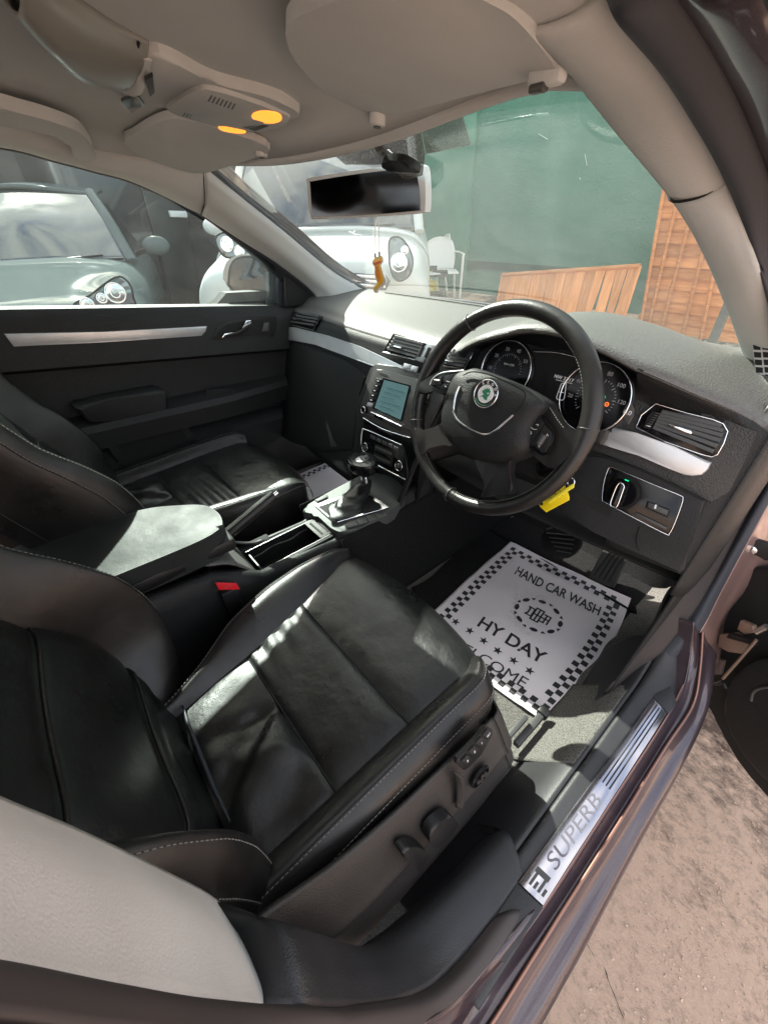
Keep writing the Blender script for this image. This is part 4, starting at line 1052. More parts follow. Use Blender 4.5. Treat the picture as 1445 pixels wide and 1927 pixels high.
gf = plate('gate_frame', gzc([(605, 415), (700, 380), (880, 325), (1000, 395), (1040, 425), (1000, 440), (740, 515), (700, 500)], .0045), (0, 0, .003), CHROME, con, bevel=.001)
plate('gate_well', gzc([(625, 420), (720, 385), (880, 338), (990, 405), (1000, 425), (740, 500), (712, 490)], .0078), (0, 0, .0006), DARK, con)
plate('gate_display', gzc([(700, 480), (735, 455), (810, 435), (860, 440), (800, 480), (745, 500)], .0090), (0, 0, .0015), GLOSS, con)
for i, (x, y, ch) in enumerate(((757, 470, 'P'), (785, 458, 'R'), (812, 448, 'N'), (840, 438, 'D'))):
    p = gz(*cJ(x, y), .0112); text('gear_letter', ch, p, Vector((0, 1, .12)), Vector((-1, 0, 0)), .008, WHITEP, con)
for a in ([(780, 530), (850, 500), (862, 530), (800, 548)], [(852, 500), (905, 482), (922, 512), (866, 530)], [(908, 481), (950, 466), (972, 495), (926, 511)], [(955, 465), (1010, 448), (1035, 472), (976, 493)]):
    plate('console_button', gzc(a, .005), (0, 0, .003), GREY, con, bevel=.001)
plate('console_button', gzc([(605, 380), (655, 360), (680, 350), (680, 365), (620, 392)], .005), (0, 0, .002), GSM, con, bevel=.001)
# gear lever: boot (pleated), chrome collar, knob
base = gz(*cJ(790, 430), .008); top = Vector((.0, -.042, .606))
bm = bmesh.new(); R_ = []
for j in range(11):
    t = j / 10; c = base.lerp(top, t); r = .033 * (1 - t) ** .7 + .012
    R_.append([bm.verts.new(c + Vector((math.cos(2 * math.pi * k / 48) * r * (1 + .09 * math.sin(5 * 2 * math.pi * k / 48 + t * 7) * (1 - t)) * .9, math.sin(2 * math.pi * k / 48) * r * (1 + .10 * math.sin(4 * 2 * math.pi * k / 48 + t * 5) * (1 - t)) * 1.25, .004 * math.sin(t * 22)))) for k in range(48)])
for A, B in zip(R_, R_[1:]):
    for k in range(48): bm.faces.new((A[k], A[(k + 1) % 48], B[(k + 1) % 48], B[k]))
GL = empty('gear_lever', (0, 0, 0)); GL.parent = car
link('gear_boot', bm, LEATHER, GL, smooth=True)
tube('lever_collar', [top + Vector((0, 0, -.006)), top + Vector((0, -.003, .024))], .0110, CHROME, GL, seg=28)
kc = Vector((.002, -.050, .668))
bm = bmesh.new()
tube_bm(bm, cr([top + Vector((0, -.003, .022)), Vector((.0, -.045, .640)), Vector((.0, -.048, .655)), kc, kc + Vector((0, 0, .010)), kc + Vector((0, 0, .0125))], 16), [.012 + (.025 * min(1, (i / 7) ** 1.2) if i < 11 else .025 - .018 * ((i - 11) / 4) ** 2.2) for i in range(16)], 28, sq=1.25)
link('gear_knob', bm, GLOSS, GL, smooth=True)
plate('knob_cap', [kc + Vector((math.cos(a) * .015, math.sin(a) * .020, .0118)) for a in [2 * math.pi * k / 32 for k in range(32)]], (0, 0, .0015), CHROME, GL, bevel=.0006)
tube('knob_trim', [kc + Vector((.026 * math.cos(a), .031 * math.sin(a) , -.004)) for a in [-1.1 + 2.2 * k / 16 for k in range(17)]], .0030, CHROME, GL)
# handbrake
HB0, HB1 = Vector((-.062, -.455, .575)), Vector((-.050, -.285, .648))
hb_ = empty('handbrake', (0, 0, 0)); hb_.parent = car
tube('brake_grip', [HB0, HB0.lerp(HB1, .25), HB0.lerp(HB1, .6), HB1], [.013, .0145, .0145, .0135], LEATHER_W, hb_, seg=20, n=14) if False else tube('brake_grip', [HB0, HB1], [.0140, .0145], LEATHER_W, hb_, seg=20)
dr = (HB1 - HB0).normalized()
tube('release_button', [HB1, HB1 + dr * .012], .0055, CHROME, hb_, seg=16)
tube('grip_cap', [HB1 - dr * .001, HB1 + dr * .002], .0138, PLAST, hb_, seg=20)
sdn = dr.cross(Vector((1, 0, 0))).normalized() * -1
stitches('grip_stitching', [HB0 + Vector((.006, 0, 0)) + sdn * (-.0132 if sdn.z < 0 else .0132), HB1 + Vector((.006, 0, 0)) + sdn * (-.0132 if sdn.z < 0 else .0132)], THREAD, hb_, L=.003, gap=.0018, r=.0007)
box('brake_slot', (-.058, -.40, .520), (.028, .16, .03), DARK, con, bevel=.004)
# belt buckles
for nm, x, sg in (('belt_buckle', .098, 1),):
    bb = box(nm, (.108, -.485, .555), (.016, .034, .070), PLAST, car, bevel=.005)
    R = Matrix.Identity(3)
    P = [at(*cL(*p), 'x', .117) for p in ((1045, 195), (1145, 198), (1165, 228), (1062, 232))]
    plate('release_button', P, (.004, 0, .002), RED, bb, bevel=.001)
    text('buckle_text', 'PRESS', sum(P, Vector()) / 4 + Vector((.0045, 0, .002)), Vector((0, 1, 0)), Vector((0, 0, 1)), .006, mat('faded red print', (.5, .1, .1), .5), bb)
# tunnel ahead of the console, down into the footwell
bm = patch_bm([[(.10, y, .55) for y in (-.2, .1, .6)], [(.115, y, .42) for y in (-.2, .1, .6)], [(.15, y, .285) for y in (-.2, .1, .6)]], 10, 10)
solid(link('tunnel_carpet', bm, CARPETD, con, smooth=True), .004, 0)
bm = patch_bm([[(-.10, y, .55) for y in (-.2, .1, .6)], [(-.115, y, .42) for y in (-.2, .1, .6)], [(-.15, y, .285) for y in (-.2, .1, .6)]], 10, 10)
solid(link('tunnel_carpet', bm, CARPETD, con, smooth=True), .004, 0)

# ================================================================== SEATS
def tab(T_, x):
    if x <= T_[0][0]: return T_[0][1]
    for (a, b), (c, d) in zip(T_, T_[1:]):
        if a <= x <= c:
            t = (x - a) / (c - a); return b + (d - b) * t
    return T_[-1][1]
def stab(T_, x, w=.02): return (tab(T_, x - w) + 2 * tab(T_, x) + tab(T_, x + w)) / 4
def make_seat(x0, dy, drv=True):
    s = empty('driver_seat' if drv else 'passenger_seat', (0, 0, 0)); s.parent = car
    s['label'] = ('black leather driver seat in the foreground' if drv else 'black leather passenger seat beyond the armrest')
    T = (lambda x, y, z: Vector((x, y + dy, z))) if drv else (lambda x, y, z: Vector((x0 - (x - .345), y + dy, z + .014)))
    random.seed(3)
    # --- cushion centre panels, drawn in driver coordinates
    XL = [(-.70, .275), (-.64, .265), (-.583, .254), (-.505, .242), (-.366, .207), (-.232, .160), (-.20, .150)]
    XO = [(-.70, .262), (-.64, .238), (-.59, .214), (-.514, .163), (-.42, .135), (-.33, .126), (-.254, .130), (-.21, .142)]
    xl = lambda y: stab(XL, y)                    # inner seam of the left bolster
    xr = lambda y: .532 - .03 * max(0, (y + .25) / .06) ** 2 if y > -.25 else .532
    def cz(x, y):
        z = .540 + .012 * min(1, max(0, (y + .65) / .3))
        fy = y + .245
        if fy > 0: z -= 2.6 * fy * fy + 6 * fy ** 3 * 0
        c = (x - .35) / .2
        z -= .006 * (1 - min(1, c * c))
        return z
    seams = [-.655, -.517, -.378, -.178]
    segs = []
    for k in range(3):
        y0, y1 = seams[k], seams[k + 1]
        bm = bmesh.new(); V = []
        nx, ny = 40, 26
        for i in range(nx + 1):
            row = []
            for j in range(ny + 1):
                t = j / ny; y = y0 + (y1 - y0) * t
                if k == 2:
                    # rounded nose runs forward then rolls down
                    yy = y0 + .20 * t
                    s_ = i / nx
                    x = xl(min(yy, -.215)) * (1 - s_) + xr(min(yy, -.24)) * s_
                    bulge = .040 * (1 - (2 * s_ - 1) ** 2)
                    z = cz(x, min(yy, -.22))
                    if t > .62:
                        a = (t - .62) / .38 * 1.8
                        y_ = y0 + .20 * .62 + .070 * math.sin(a) + bulge * ((t - .62) / .38)
                        z = cz(x, y0 + .165 * .62) - .060 * (1 - math.cos(a))
                        yy = y_
                    xx = x
                    puff = .006 * (1 - math.exp(-t * 14)) * (1 - math.exp(-(s_) * 18)) * (1 - math.exp(-(1 - s_) * 18))
                    row.append(bm.verts.new(T(xx, yy, z + puff)))
                else:
                    s_ = i / nx
                    x = xl(y) * (1 - s_) + xr(y) * s_
                    e = (1 - math.exp(-t * 12)) * (1 - math.exp(-(1 - t) * 12)) * (1 - math.exp(-s_ * 14)) * (1 - math.exp(-(1 - s_) * 14))
                    z = cz(x, y) + .008 * e
                    # creases pulling towards the bight and the seams
                    if k == 0: z += .0045 * math.sin(s_ * 17 + t * 3) * math.exp(-((t - .75) / .35) ** 2) * e + .006 * math.exp(-((s_ - .38 - .35 * t) / .08) ** 2) * e - .005 * math.exp(-((s_ - .25 - .2 * t) / .05) ** 2)
                    if k == 0:
                        xl_ = .372 + (-.517 - y) * .75; d_ = x - xl_
                        z += .013 * (math.exp(-(d_ / .010) ** 2) if d_ < 0 else math.exp(-(d_ / .045) ** 2)) * e * min(1, (y + .655) / .03)
                        z -= .010 * math.exp(-((d_ + .045) / .03) ** 2) * e
                    if k == 1: z += (.0022 if drv else .0040) * math.sin(t * 22 + s_ * 4) * math.exp(-(s_ / (.22 if drv else .5)) ** 2)
                    row.append(bm.verts.new(T(x, y, z)))
            V.append(row)
        for i in range(nx):
            for j in range(ny): bm.faces.new((V[i][j], V[i + 1][j], V[i + 1][j + 1], V[i][j + 1]))
        bmesh.ops.recalc_face_normals(bm, faces=bm.faces)
        link('cushion_panel', bm, LEATHER, s, smooth=True)
    for y in seams[1:3]:
        tube('cushion_seam', [T(xl(y) + (xr(y) - xl(y)) * i / 10, y, cz(xl(y) + (xr(y) - xl(y)) * i / 10, y) + .0005) for i in range(11)], .0016, SEAM, s)
    # --- bolsters of the cushion
    def bol(side):
        bm = bmesh.new(); V = []
        ys = [-.70 + .49 * i / 40 for i in range(41)]
        edge1, edge2, edge0 = [], [], []
        for y in ys:
            f = max(0, (y + .27) / .09); f = min(1, f)
            drop = .06 * f * f
            if side == 'R':
                xi = xr(y); zi = cz(xi, min(y, -.2)) - .001
                pull = .055 * f * f
                P = [(xi, zi), (xi + .010, zi + .016), (xi + .024, zi + .028), (xi + .036, zi + .028), (xi + .052, zi + .016), (xi + .062, zi - .004), (xi + .066, zi - .030), (xi + .064, zi - .060)]
                P = [(a - pull * (i / 7) ** .7, b - drop * (.25 + .3 * i / 7)) for i, (a, b) in enumerate(P)]
            else:
                xi = xl(y); zi = cz(xi, min(y, -.2)) - .001
                xo = stab(XO, y)
                w = max(.012, xi - xo); hgt = .014 + .26 * w
                P = [(xi, zi), (xi - w * .25, zi + hgt * .5), (xi - w * .55, zi + hgt * .95), (xi - w * .80, zi + hgt), (xo, zi + hgt * .72), (xo - .005, zi), (xo - .004, zi - .04), (xo, zi - .10)]
                pull = .012 * f * f
                P = [(a + pull * (i / 7) ** .7, b - drop * (.25 + .3 * i / 7)) for i, (a, b) in enumerate(P)]
            pts = cr([Vector((a, y, b)) for a, b in P], 22)
            V.append([bm.verts.new(T(*p)) for p in pts])
            edge0.append(T(*pts[0])); edge1.append(T(*pts[9])); edge2.append(T(*pts[14]))
        for i in range(40):
            for j in range(21): bm.faces.new((V[i][j], V[i + 1][j], V[i + 1][j + 1], V[i][j + 1]))
        # nose cap
        bm.faces.new(V[-1])
        bmesh.ops.recalc_face_normals(bm, faces=bm.faces)
        b = link('cushion_bolster', bm, LEATHER_W, s, smooth=True)
        tube('bolster_seam', edge0, .0017, SEAM, b, n=60)
        up = Vector((0, 0, .0008))
        tube('bolster_seam', [p - up * 0.2 for p in edge1], .0010, SEAM, b, n=60)
        stitches('bolster_stitching', [p + up + Vector((.0035 if side == 'R' else -.0035, 0, 0)) * (1 if drv else -1) for p in edge1], THREAD, b, r=.00055)
        tube('bolster_seam', [p - up * 0.2 for p in edge2], .0010, SEAM, b, n=60)
        stitches('bolster_stitching', [p + Vector((.001 if side == 'R' else -.001, 0, .0004)) * (1 if drv else 1) + Vector((0, 0, .003)) for p in edge2], THREAD, b, r=.00055)
    bol('R'); bol('L')
    # front apron under the nose
    bm = patch_bm([[T(.15, -.205, .48), T(.34, -.165, .48), T(.54, -.215, .48)], [T(.155, -.195, .45), T(.34, -.165, .45), T(.545, -.215, .45)], [T(.17, -.24, .34), T(.34, -.23, .34), T(.54, -.26, .34)]], 14, 8)
    solid(link('seat_apron', bm, LEATHER, s, smooth=True), .003, 0)
    box('under_seat_filler', T(.37, -.43, .40), (.40, .40, .18), DARK, s, bevel=.01)  # black filler block, shade under the cushion put into its colour
    # --- backrest
    rec = math.radians(21)
    D = Vector((0, -math.sin(rec), math.cos(rec))); NN = Vector((0, math.cos(rec), math.sin(rec)))
    B0 = Vector((0, -.668, .545))
    def bp(x, sv, h):
        p = B0 + D * sv + NN * h
        return T(x, p.y, p.z)
    WL = [(-.10, .262), (-.04, .250), (.0, .232), (.066, .172), (.137, .160), (.235, .178), (.40, .185), (.64, .19)]
    WR = [(-.10, .452), (-.04, .456), (.0, .462), (.066, .482), (.137, .492), (.235, .488), (.40, .49), (.64, .49)]
    wl = lambda sv: stab(WL, sv)
    wr = lambda sv: stab(WR, sv)
    def ch(t, sv):
        e = (1 - math.exp(-t * 14)) * (1 - math.exp(-(1 - t) * 14))
        h = .016 * e - .012 * (1 - (2 * t - 1) ** 2) + .014 * math.exp(-((sv - .15) / .09) ** 2)
        for q in (.066, .235): h -= .007 * math.exp(-(abs(sv - q) / .007))
        h += .006 * math.exp(-((sv - .045) / .016) ** 2) * e
        return h
    N_ = 60
    bm = bmesh.new(); V = []
    NB = 110
    for i in range(NB + 1):
        sv = -.05 + .69 * i / NB; row = []
        for j in range(25):
            t = j / 24; x = wl(sv) * (1 - t) + wr(sv) * t
            h = ch(t, sv)
            row.append(bm.verts.new(bp(x, sv, h)))
        V.append(row)
    for i in range(NB):
        for j in range(24): bm.faces.new((V[i][j], V[i][j + 1], V[i + 1][j + 1], V[i + 1][j]))
    bmesh.ops.recalc_face_normals(bm, faces=bm.faces)
    link('backrest_panel', bm, LEATHER, s, smooth=True)
    # cross seam in the backrest with upper panel edge
    for sv in (.066, .235):
        tube('backrest_seam', [bp(wl(sv) + (wr(sv) - wl(sv)) * i / 16, sv, ch(i / 16, sv) + .0006) for i in range(17)], .0012, SEAM, s)
        tube('highlight_ridge', [bp(wl(sv) + (wr(sv) - wl(sv)) * i / 16, sv - .007, ch(i / 16, sv - .007) - .0006) for i in range(17)], .0032, LEATHER_W, s)  # thin leather ridge added along the seam to catch the highlight
    tube('bight_piping', [T(.262, -.640, .545), T(.30, -.643, .552), T(.42, -.646, .554), T(.468, -.645, .548)], [.0015, .0032, .0032, .0015], mat('slate piping', (.028, .032, .04), .5, spec=.3) if 'slate piping' not in MATS else MATS['slate piping'], s)
    def bbol(side):
        bm = bmesh.new(); V = []; e0, e1, e2 = [], [], []
        for i in range(N_ + 1):
            sv = -.15 + .79 * i / N_
            if side == 'L':
                hh = stab([(-.17, -.055), (-.10, -.012), (-.013, .055), (.054, .086), (.115, .102), (.18, .104), (.25, .085), (.31, .062), (.5, .045), (.7, .045)], sv)
                xc = .130 + .035 * max(0, min(1, (.05 - sv) / .12)); xi = wl(sv); xo = xc - .018
                P = [(xi, -.001), (xi - (xi - xc) * .40, hh * .5), (xi - (xi - xc) * .78, hh * .92), (xc, hh), (xo, hh * .80 - .004), (xo - .006, hh * .3 - .01), (xo, -.09)]
            else:
                hh = stab([(-.17, -.055), (-.149, -.042), (-.08, .006), (-.007, .048), (.073, .077), (.136, .088), (.224, .080), (.26, .066), (.5, .045), (.7, .045)], sv)
                xc = .548; xi = wr(sv); xo = xc + .022
                P = [(xi, -.001), (xi + (xc - xi) * .40, hh * .5), (xi + (xc - xi) * .78, hh * .92), (xc, hh), (xo, hh * .72 - .006), (xo + .008, hh * .2 - .02), (xo + .002, -.10)]
            P3 = cr([Vector((a, 0, b)) for a, b in P], 22)
            pts = [bp(p.x, sv, p.z) for p in P3]
            V.append([bm.verts.new(p) for p in pts])
            e0.append(pts[0]); e1.append(pts[11]); e2.append(pts[15])
        for i in range(N_):
            for j in range(21): bm.faces.new((V[i][j], V[i][j + 1], V[i + 1][j + 1], V[i + 1][j]))
        bm.faces.new(V[0])
        bmesh.ops.recalc_face_normals(bm, faces=bm.faces)
        b = link('backrest_bolster', bm, LEATHER_W, s, smooth=True)
        tube('bolster_seam', [p + NN * .001 for p in e0], .0018, SEAM, b, n=60)
        tube('bolster_seam', e2, .0011, SEAM, b, n=60)
        stitches('bolster_stitching', [p + NN * .0012 for p in e1], THREAD, b, r=.0006)
        stitches('bolster_stitching', [p + NN * .0018 for p in e2], THREAD, b, r=.0006)
    bbol('L'); bbol('R')
    # shell behind the backrest
    bm = patch_bm([[bp(.11, sv, -.06) for sv in (-.06, .2, .4, .64)], [bp(.2, sv, -.11) for sv in (-.06, .2, .4, .64)], [bp(.49, sv, -.11) for sv in (-.06, .2, .4, .64)], [bp(.59, sv, -.06) for sv in (-.06, .2, .4, .64)]], 12, 12)
    solid(link('backrest_shell', bm, PLAST, s, smooth=True), .004, 0)
    # head restraint
    bm = bmesh.new()
    O_ = [bp(.345 + .12 * math.cos(a), .76 + .075 * math.sin(a), -.02) for a in [2 * math.pi * k / 40 for k in range(40)]]
    plate_bm(bm, O_, (NN if drv else NN) * .07, .02, 4); bmesh.ops.recalc_face_normals(bm, faces=bm.faces)
    link('head_restraint', bm, LEATHER, s, smooth=True)
    return s, T
drs, TD = make_seat(.345, 0, True)
pas, TP = make_seat(-.365, .068, False)
# ---- driver seat side skirt with the electric switches
Xs = lambda t: .606 + .048 * t
top_l = [(-.70, .66), (-.64, .640), (-.60, .612), (-.55, .578), (-.48, .552), (-.40, .538), (-.32, .528), (-.255, .520)]
bot_l = [(-.70, .44), (-.64, .42), (-.60, .40), (-.55, .375), (-.48, .355), (-.40, .345), (-.31, .345), (-.245, .385)]
rows = []
for t, bx in ((0, 0), (.12, .006), (.38, .010), (.5, .013), (.62, .003), (.85, .006), (1, -.008)):
    rows.append([Vector((Xs(t) + bx, a[0] * (1 - t) + b[0] * t, a[1] * (1 - t) + b[1] * t)) for a, b in zip(top_l, bot_l)])
sk = patch('seat_side_cover', rows, SIDEP, drs, nu=50, nv=30, t=.006, off=1)
nose = patch('seat_side_nose', [[r[-1] for r in rows], [Vector((r[-1].x - .012, r[-1].y + .022, r[-1].z - .003)) for r in rows], [Vector((r[-1].x - .07, r[-1].y + .035, r[-1].z - .01)) for r in rows]], SIDEP, drs, nu=20, nv=12, t=.004)
def skf(p):      # camera on +x side of the cover plane
    zt = .60; t = (.56 - p.z) / .19
    return p.x - (.618 + .040 * max(-.3, min(1.2, t)))
def skp(c, pts, off=0.0): return [hs(*c(*p), skf) + Vector((off, 0, off * .1)) for p in pts]
SXN = Vector((1, 0, .15)).normalized()
mp = plate('memory_switch_panel', skp(cN, [(1065, 155), (1100, 175), (1102, 195), (1050, 290), (985, 355), (965, 362), (930, 330), (935, 305), (1010, 230)]), SXN * .005, PLAST, drs, bevel=.0015)
for a, lab in (((970, 315), '3'), ((1003, 272), '2'), ((1036, 232), '1'), ((1068, 195), 'SET')):
    x, y = a
    q = skp(cN, [(x - 22, y - 3), (x + 5, y - 33), (x + 27, y - 14), (x + 2, y + 19)], .0055)
    plate('memory_button', q, SXN * .003, PLAST, mp, bevel=.001)
    m_ = sum(q, Vector()) / 4 + SXN * .0036
    text('button_text', lab, m_, (q[1] - q[0]), (q[1] - q[2]), .007 if lab != 'SET' else .005, WHITEP, mp)
lk = skp(cN, [(1050, 398)], .0)[0]
lum = disc('lumbar_switch', lk, SXN, .021, .004, PLAST, drs, 36, .0012, ry=.017)
disc('switch_dish', lk + SXN * .004, SXN, .018, .0006, GLOSS, lum, 36, ry=.014)
for dx, dz in ((0, .0075), (0, -.0075), (.0085, 0), (-.0085, 0)):
    disc('switch_dot', lk + SXN * .0045 + Vector((0, dx, dz)), SXN, .0042, .0022, SIDEP, lum, 18, .0008)
plate('seat_base_switch', skp(cN, [(780, 645), (800, 600), (860, 550), (885, 548), (912, 575), (915, 600), (860, 660), (825, 695), (790, 675)]), SXN * .016, PLAST, drs, bevel=.004, smooth=40, seg=3)
plate('backrest_switch', skp(cN, [(655, 725), (665, 700), (695, 685), (740, 690), (775, 720), (780, 755), (745, 795), (725, 790), (690, 760)]), SXN * .016, PLAST, drs, bevel=.005, smooth=36, seg=3)
# raised V rib in the cover
patch('cover_rib', [skp(cN, [(925, 375), (940, 430), (940, 500), (935, 540)], .001), skp(cN, [(945, 380), (960, 440), (958, 500), (950, 535)], .008), skp(cN, [(975, 395), (972, 450), (970, 500), (965, 540)], .001)], SIDEP, drs, nu=20, nv=8, t=.001)
# seat rail
rail = box('seat_rail', (.628, -.13, .335), (.014, .09, .016), GREY, drs, bevel=.003)
box('rail_cap', (.628, -.078, .337), (.022, .020, .022), PLAST, rail, bevel=.004)
box('rail_slide', (.612, -.17, .352), (.010, .10, .012), GREY, rail, bevel=.002)
box('seat_rail', (.16, -.25, .32), (.016, .30, .03), METAL, drs, bevel=.003)
box('rail_cap', (.16, -.10, .322), (.022, .020, .03), PLAST, drs, bevel=.004)
# ================================================================== FLOOR, SILL, PILLARS, OPEN DOOR
def fz(x, y):
    z = .296
    if y > .52: z += (y - .52) * 1.1
    if x > .60: z += 1.3 * (min(x, .70) - .60) ** 1.5
    return z
bm = bmesh.new(); V = []
xs = [-.72 + 1.42 * i / 70 for i in range(71)]
ysf = [-.95 + 1.65 * i / 60 for i in range(61)]
for x in xs: V.append([bm.verts.new((x, y, fz(x, y))) for y in ysf])
for i in range(70):
    for j in range(60): bm.faces.new((V[i][j], V[i + 1][j], V[i + 1][j + 1], V[i][j + 1]))
o = link('floor_carpet', bm, CARPET, car, smooth=True); solid(o, .02, -1)
def mat_piece(P):
    o = plate('rubber_backed_mat', [Vector((x, y, fz(min(x, .6), y) + .001)) for x, y in P], (0, 0, .004), CARPETD, car, bevel=.001, smooth=50)
mat_piece([(.17, .50), (.66, .50), (.66, .25), (.63, .02), (.58, -.02), (.2, -.03), (.17, .05)])
mat_piece([(-.66, .50), (-.17, .50), (-.16, .25), (-.17, .0), (-.6, .0), (-.63, .1)])
# ramp mat up the bulkhead + left side dark trim of the footwell
bm = patch_bm([[(-.69, .36, .300), (0, .36, .300), (.69, .36, .300)], [(-.69, .52, .31), (0, .52, .31), (.69, .52, .31)], [(-.69, .74, .66), (0, .74, .66), (.69, .74, .66)]], 12, 8)
solid(link('bulkhead_carpet', bm, CARPETD, car, smooth=True), .006, 1)
patch('kick_panel', [[(.690, .00, .31), (.692, .2, .31), (.69, .6, .45)], [(.700, .06, .45), (.706, .25, .5), (.70, .6, .6)], [(.705, .12, .64), (.715, .3, .66), (.71, .6, .66)]], SOFT, car, nu=14, nv=12, t=.006)
# pedals
pa = Vector((.5, .46, .37)); pn = Vector((0, -.80, .60)).normalized()
acc = plate('accelerator_pedal', [atp(*cK(*p), pa, pn) for p in ((985, 235), (1100, 290), (1085, 340), (1010, 500), (940, 480), (870, 440), (920, 340))], pn * .012, GREY, car, bevel=.003)
for k in range(4):
    a, b = (1010 + k * 22, 262 + k * 9), (893 + k * 27, 430 + k * 13)
    tube('pedal_rib', [atp(*cK(*a), pa + pn * .0125, pn), atp(*cK(*b), pa + pn * .0125, pn)], .0022, SIDEP, acc)
pb = Vector((.34, .42, .40)); pn2 = Vector((0, -.75, .66)).normalized()
brk = plate('brake_pedal', [atp(*cK(*p), pb, pn2) for p in ((600, 215), (640, 165), (760, 175), (830, 235), (800, 300), (730, 335), (650, 310), (610, 270))], pn2 * .014, PLAST, car, bevel=.004, smooth=36)
for k in range(5):
    a, b = (625 + k * 14, 190 + k * 25), (790 - k * 6, 205 + k * 25)
    tube('pedal_rib', [atp(*cK(*a), pb + pn2 * .0142, pn2), atp(*cK(*b), pb + pn2 * .0142, pn2)], .0016, GREY, brk)
tube('pedal_arm', [atp(*cK(800, 200), pb, pn2), atp(*cK(800, 200), pb, pn2) + Vector((.02, .06, .16))], .008, METAL, brk)
# ---- inner sill trim (black), gap line, then outer trim carrying the plate
sy = [-.50, -.46, -.42, -.30, -.15, 0, .08, .14, .19]
def sillrow(x, z, dx=None, dz=None): return [Vector((x + (dx[i] if dx else 0), y, z + (dz[i] if dz else 0))) for i, y in enumerate(sy)]
inn = [0, 0, 0, 0, 0, 0, 0, -.003, -.008]
up = [0, 0, 0, 0, 0, 0, .004, .018, .045]
SILLC = mat('smooth black sill trim', (.022, .022, .024), .46, bump=[('voro', 650, .0003)], var=(15, .2))
patch('inner_sill_trim', [sillrow(.640, .300, inn), sillrow(.668, .335, inn, up), sillrow(.700, .378, inn, up), sillrow(.722, .398, inn, up), sillrow(.730, .398, inn, up)], SILLC, car, nu=60, nv=20, t=.004)
patch('outer_sill_trim', [sillrow(.7315, .393, inn, up), sillrow(.736, .402, inn, up), sillrow(.752, .4015, inn, up), sillrow(.788, .398, None, None), sillrow(.790, .392, None, None)], SILLC, car, nu=60, nv=20, t=.003)
# carpet strip lapping the inner trim in front of the seat
patch('carpet_edge', [[Vector((.628, y, .303)) for y in (-.19, -.1, 0, .05)], [Vector((.672, y, .346)) for y in (-.175, -.1, 0, .06)], [Vector((.705, y, .388)) for y in (-.165, -.1, 0, .07)], [Vector((.7225, y, .4020)) for y in (-.155, -.1, 0, .07)]], CARPET, car, nu=30, nv=14, t=.004, off=1)
tube('trim_crease', [Vector((.662, -.335, .338)), Vector((.695, -.325, .378)), Vector((.722, -.335, .403))], .0015, SEAM, car, n=14)
tube('trim_crease', [Vector((.662, -.345, .338)), Vector((.695, -.335, .378)), Vector((.722, -.345, .403))], .0012, SEAM, car, n=14)
def sz(u, v, z=.4045): return at(u, v, 'z', z)
spl = [sz(974, 1661), sz(1228, 1314), sz(1254, 1343), sz(1021, 1705)]
PL = mat('polished sill plate', (.42, .42, .45), .16, metal=1.0, rvar=.04)
spo = plate('sill_plate', spl, (0, 0, .0025), PL, car, bevel=.001)
e1 = lambda s, t, dz=.0027: spl[0].lerp(spl[1], s).lerp(spl[3].lerp(spl[2], s), t) + Vector((0, 0, dz))
for t in (.14, .32, .50, .68):
    plate('plate_groove', [e1(.50, t), e1(.985, t), e1(.985, t + .07), e1(.50, t + .07)], (0, 0, .0003), BLACKP, spo)
for k in range(5):
    plate('plate_block', [e1(.02, .10 + k * .17), e1(.045 + .02 * (k % 2), .10 + k * .17), e1(.045 + .02 * (k % 2), .20 + k * .17), e1(.02, .20 + k * .17)], (0, 0, .0003), GREY, spo)
plate('plate_block', [e1(.065, .2), e1(.085, .2), e1(.085, .75), e1(.065, .75)], (0, 0, .0003), GREY, spo)
def text_fit(nm, s, A, B, T0, T1, m, parent, t=.0002, bold=0.0, shear=0.0):
    """A->B: left/right ends of the mid line; T0->T1: bottom/top of a capital"""
    o = text(nm, s, (0, 0, 0), (1, 0, 0), (0, 1, 0), 1.0, m, None, t=0, bold=bold, shear=shear)
    xs_ = [v.co.x for v in o.data.vertices]; ys_ = [v.co.y for v in o.data.vertices]
    x0, x1, y0, y1 = min(xs_), max(xs_), min(ys_), max(ys_)
    X = B - A; Y = T1 - T0; N_ = X.cross(Y).normalized()
    for v in o.data.vertices:
        v.co = A + X * ((v.co.x - x0) / (x1 - x0)) + Y * ((v.co.y - y0) / (y1 - y0) - .5)
    if parent: o.parent = parent; o.matrix_parent_inverse = Matrix.Translation(-root_loc(parent))
    return o
LET = mat('etched lettering', (.16, .15, .17), .35, metal=.5)
text_fit('plate_lettering', 'SUPERB', e1(.115, .50, .0030), e1(.44, .50, .0030), e1(.2, .76, .0030), e1(.2, .22, .0030), LET, spo, shear=.15)
plate('trim_end_block', [sz(*p, .4030) for p in ((1227, 1312), (1251, 1277), (1264, 1300), (1273, 1322), (1256, 1345))], (0, 0, .003), SILLC, car, bevel=.001)
plate('trim_end_block', [sz(*p, .4030) for p in ((972, 1664), (1021, 1708), (950, 1812), (940, 1808), (903, 1770))], (0, 0, .003), SILLC, car, bevel=.001)
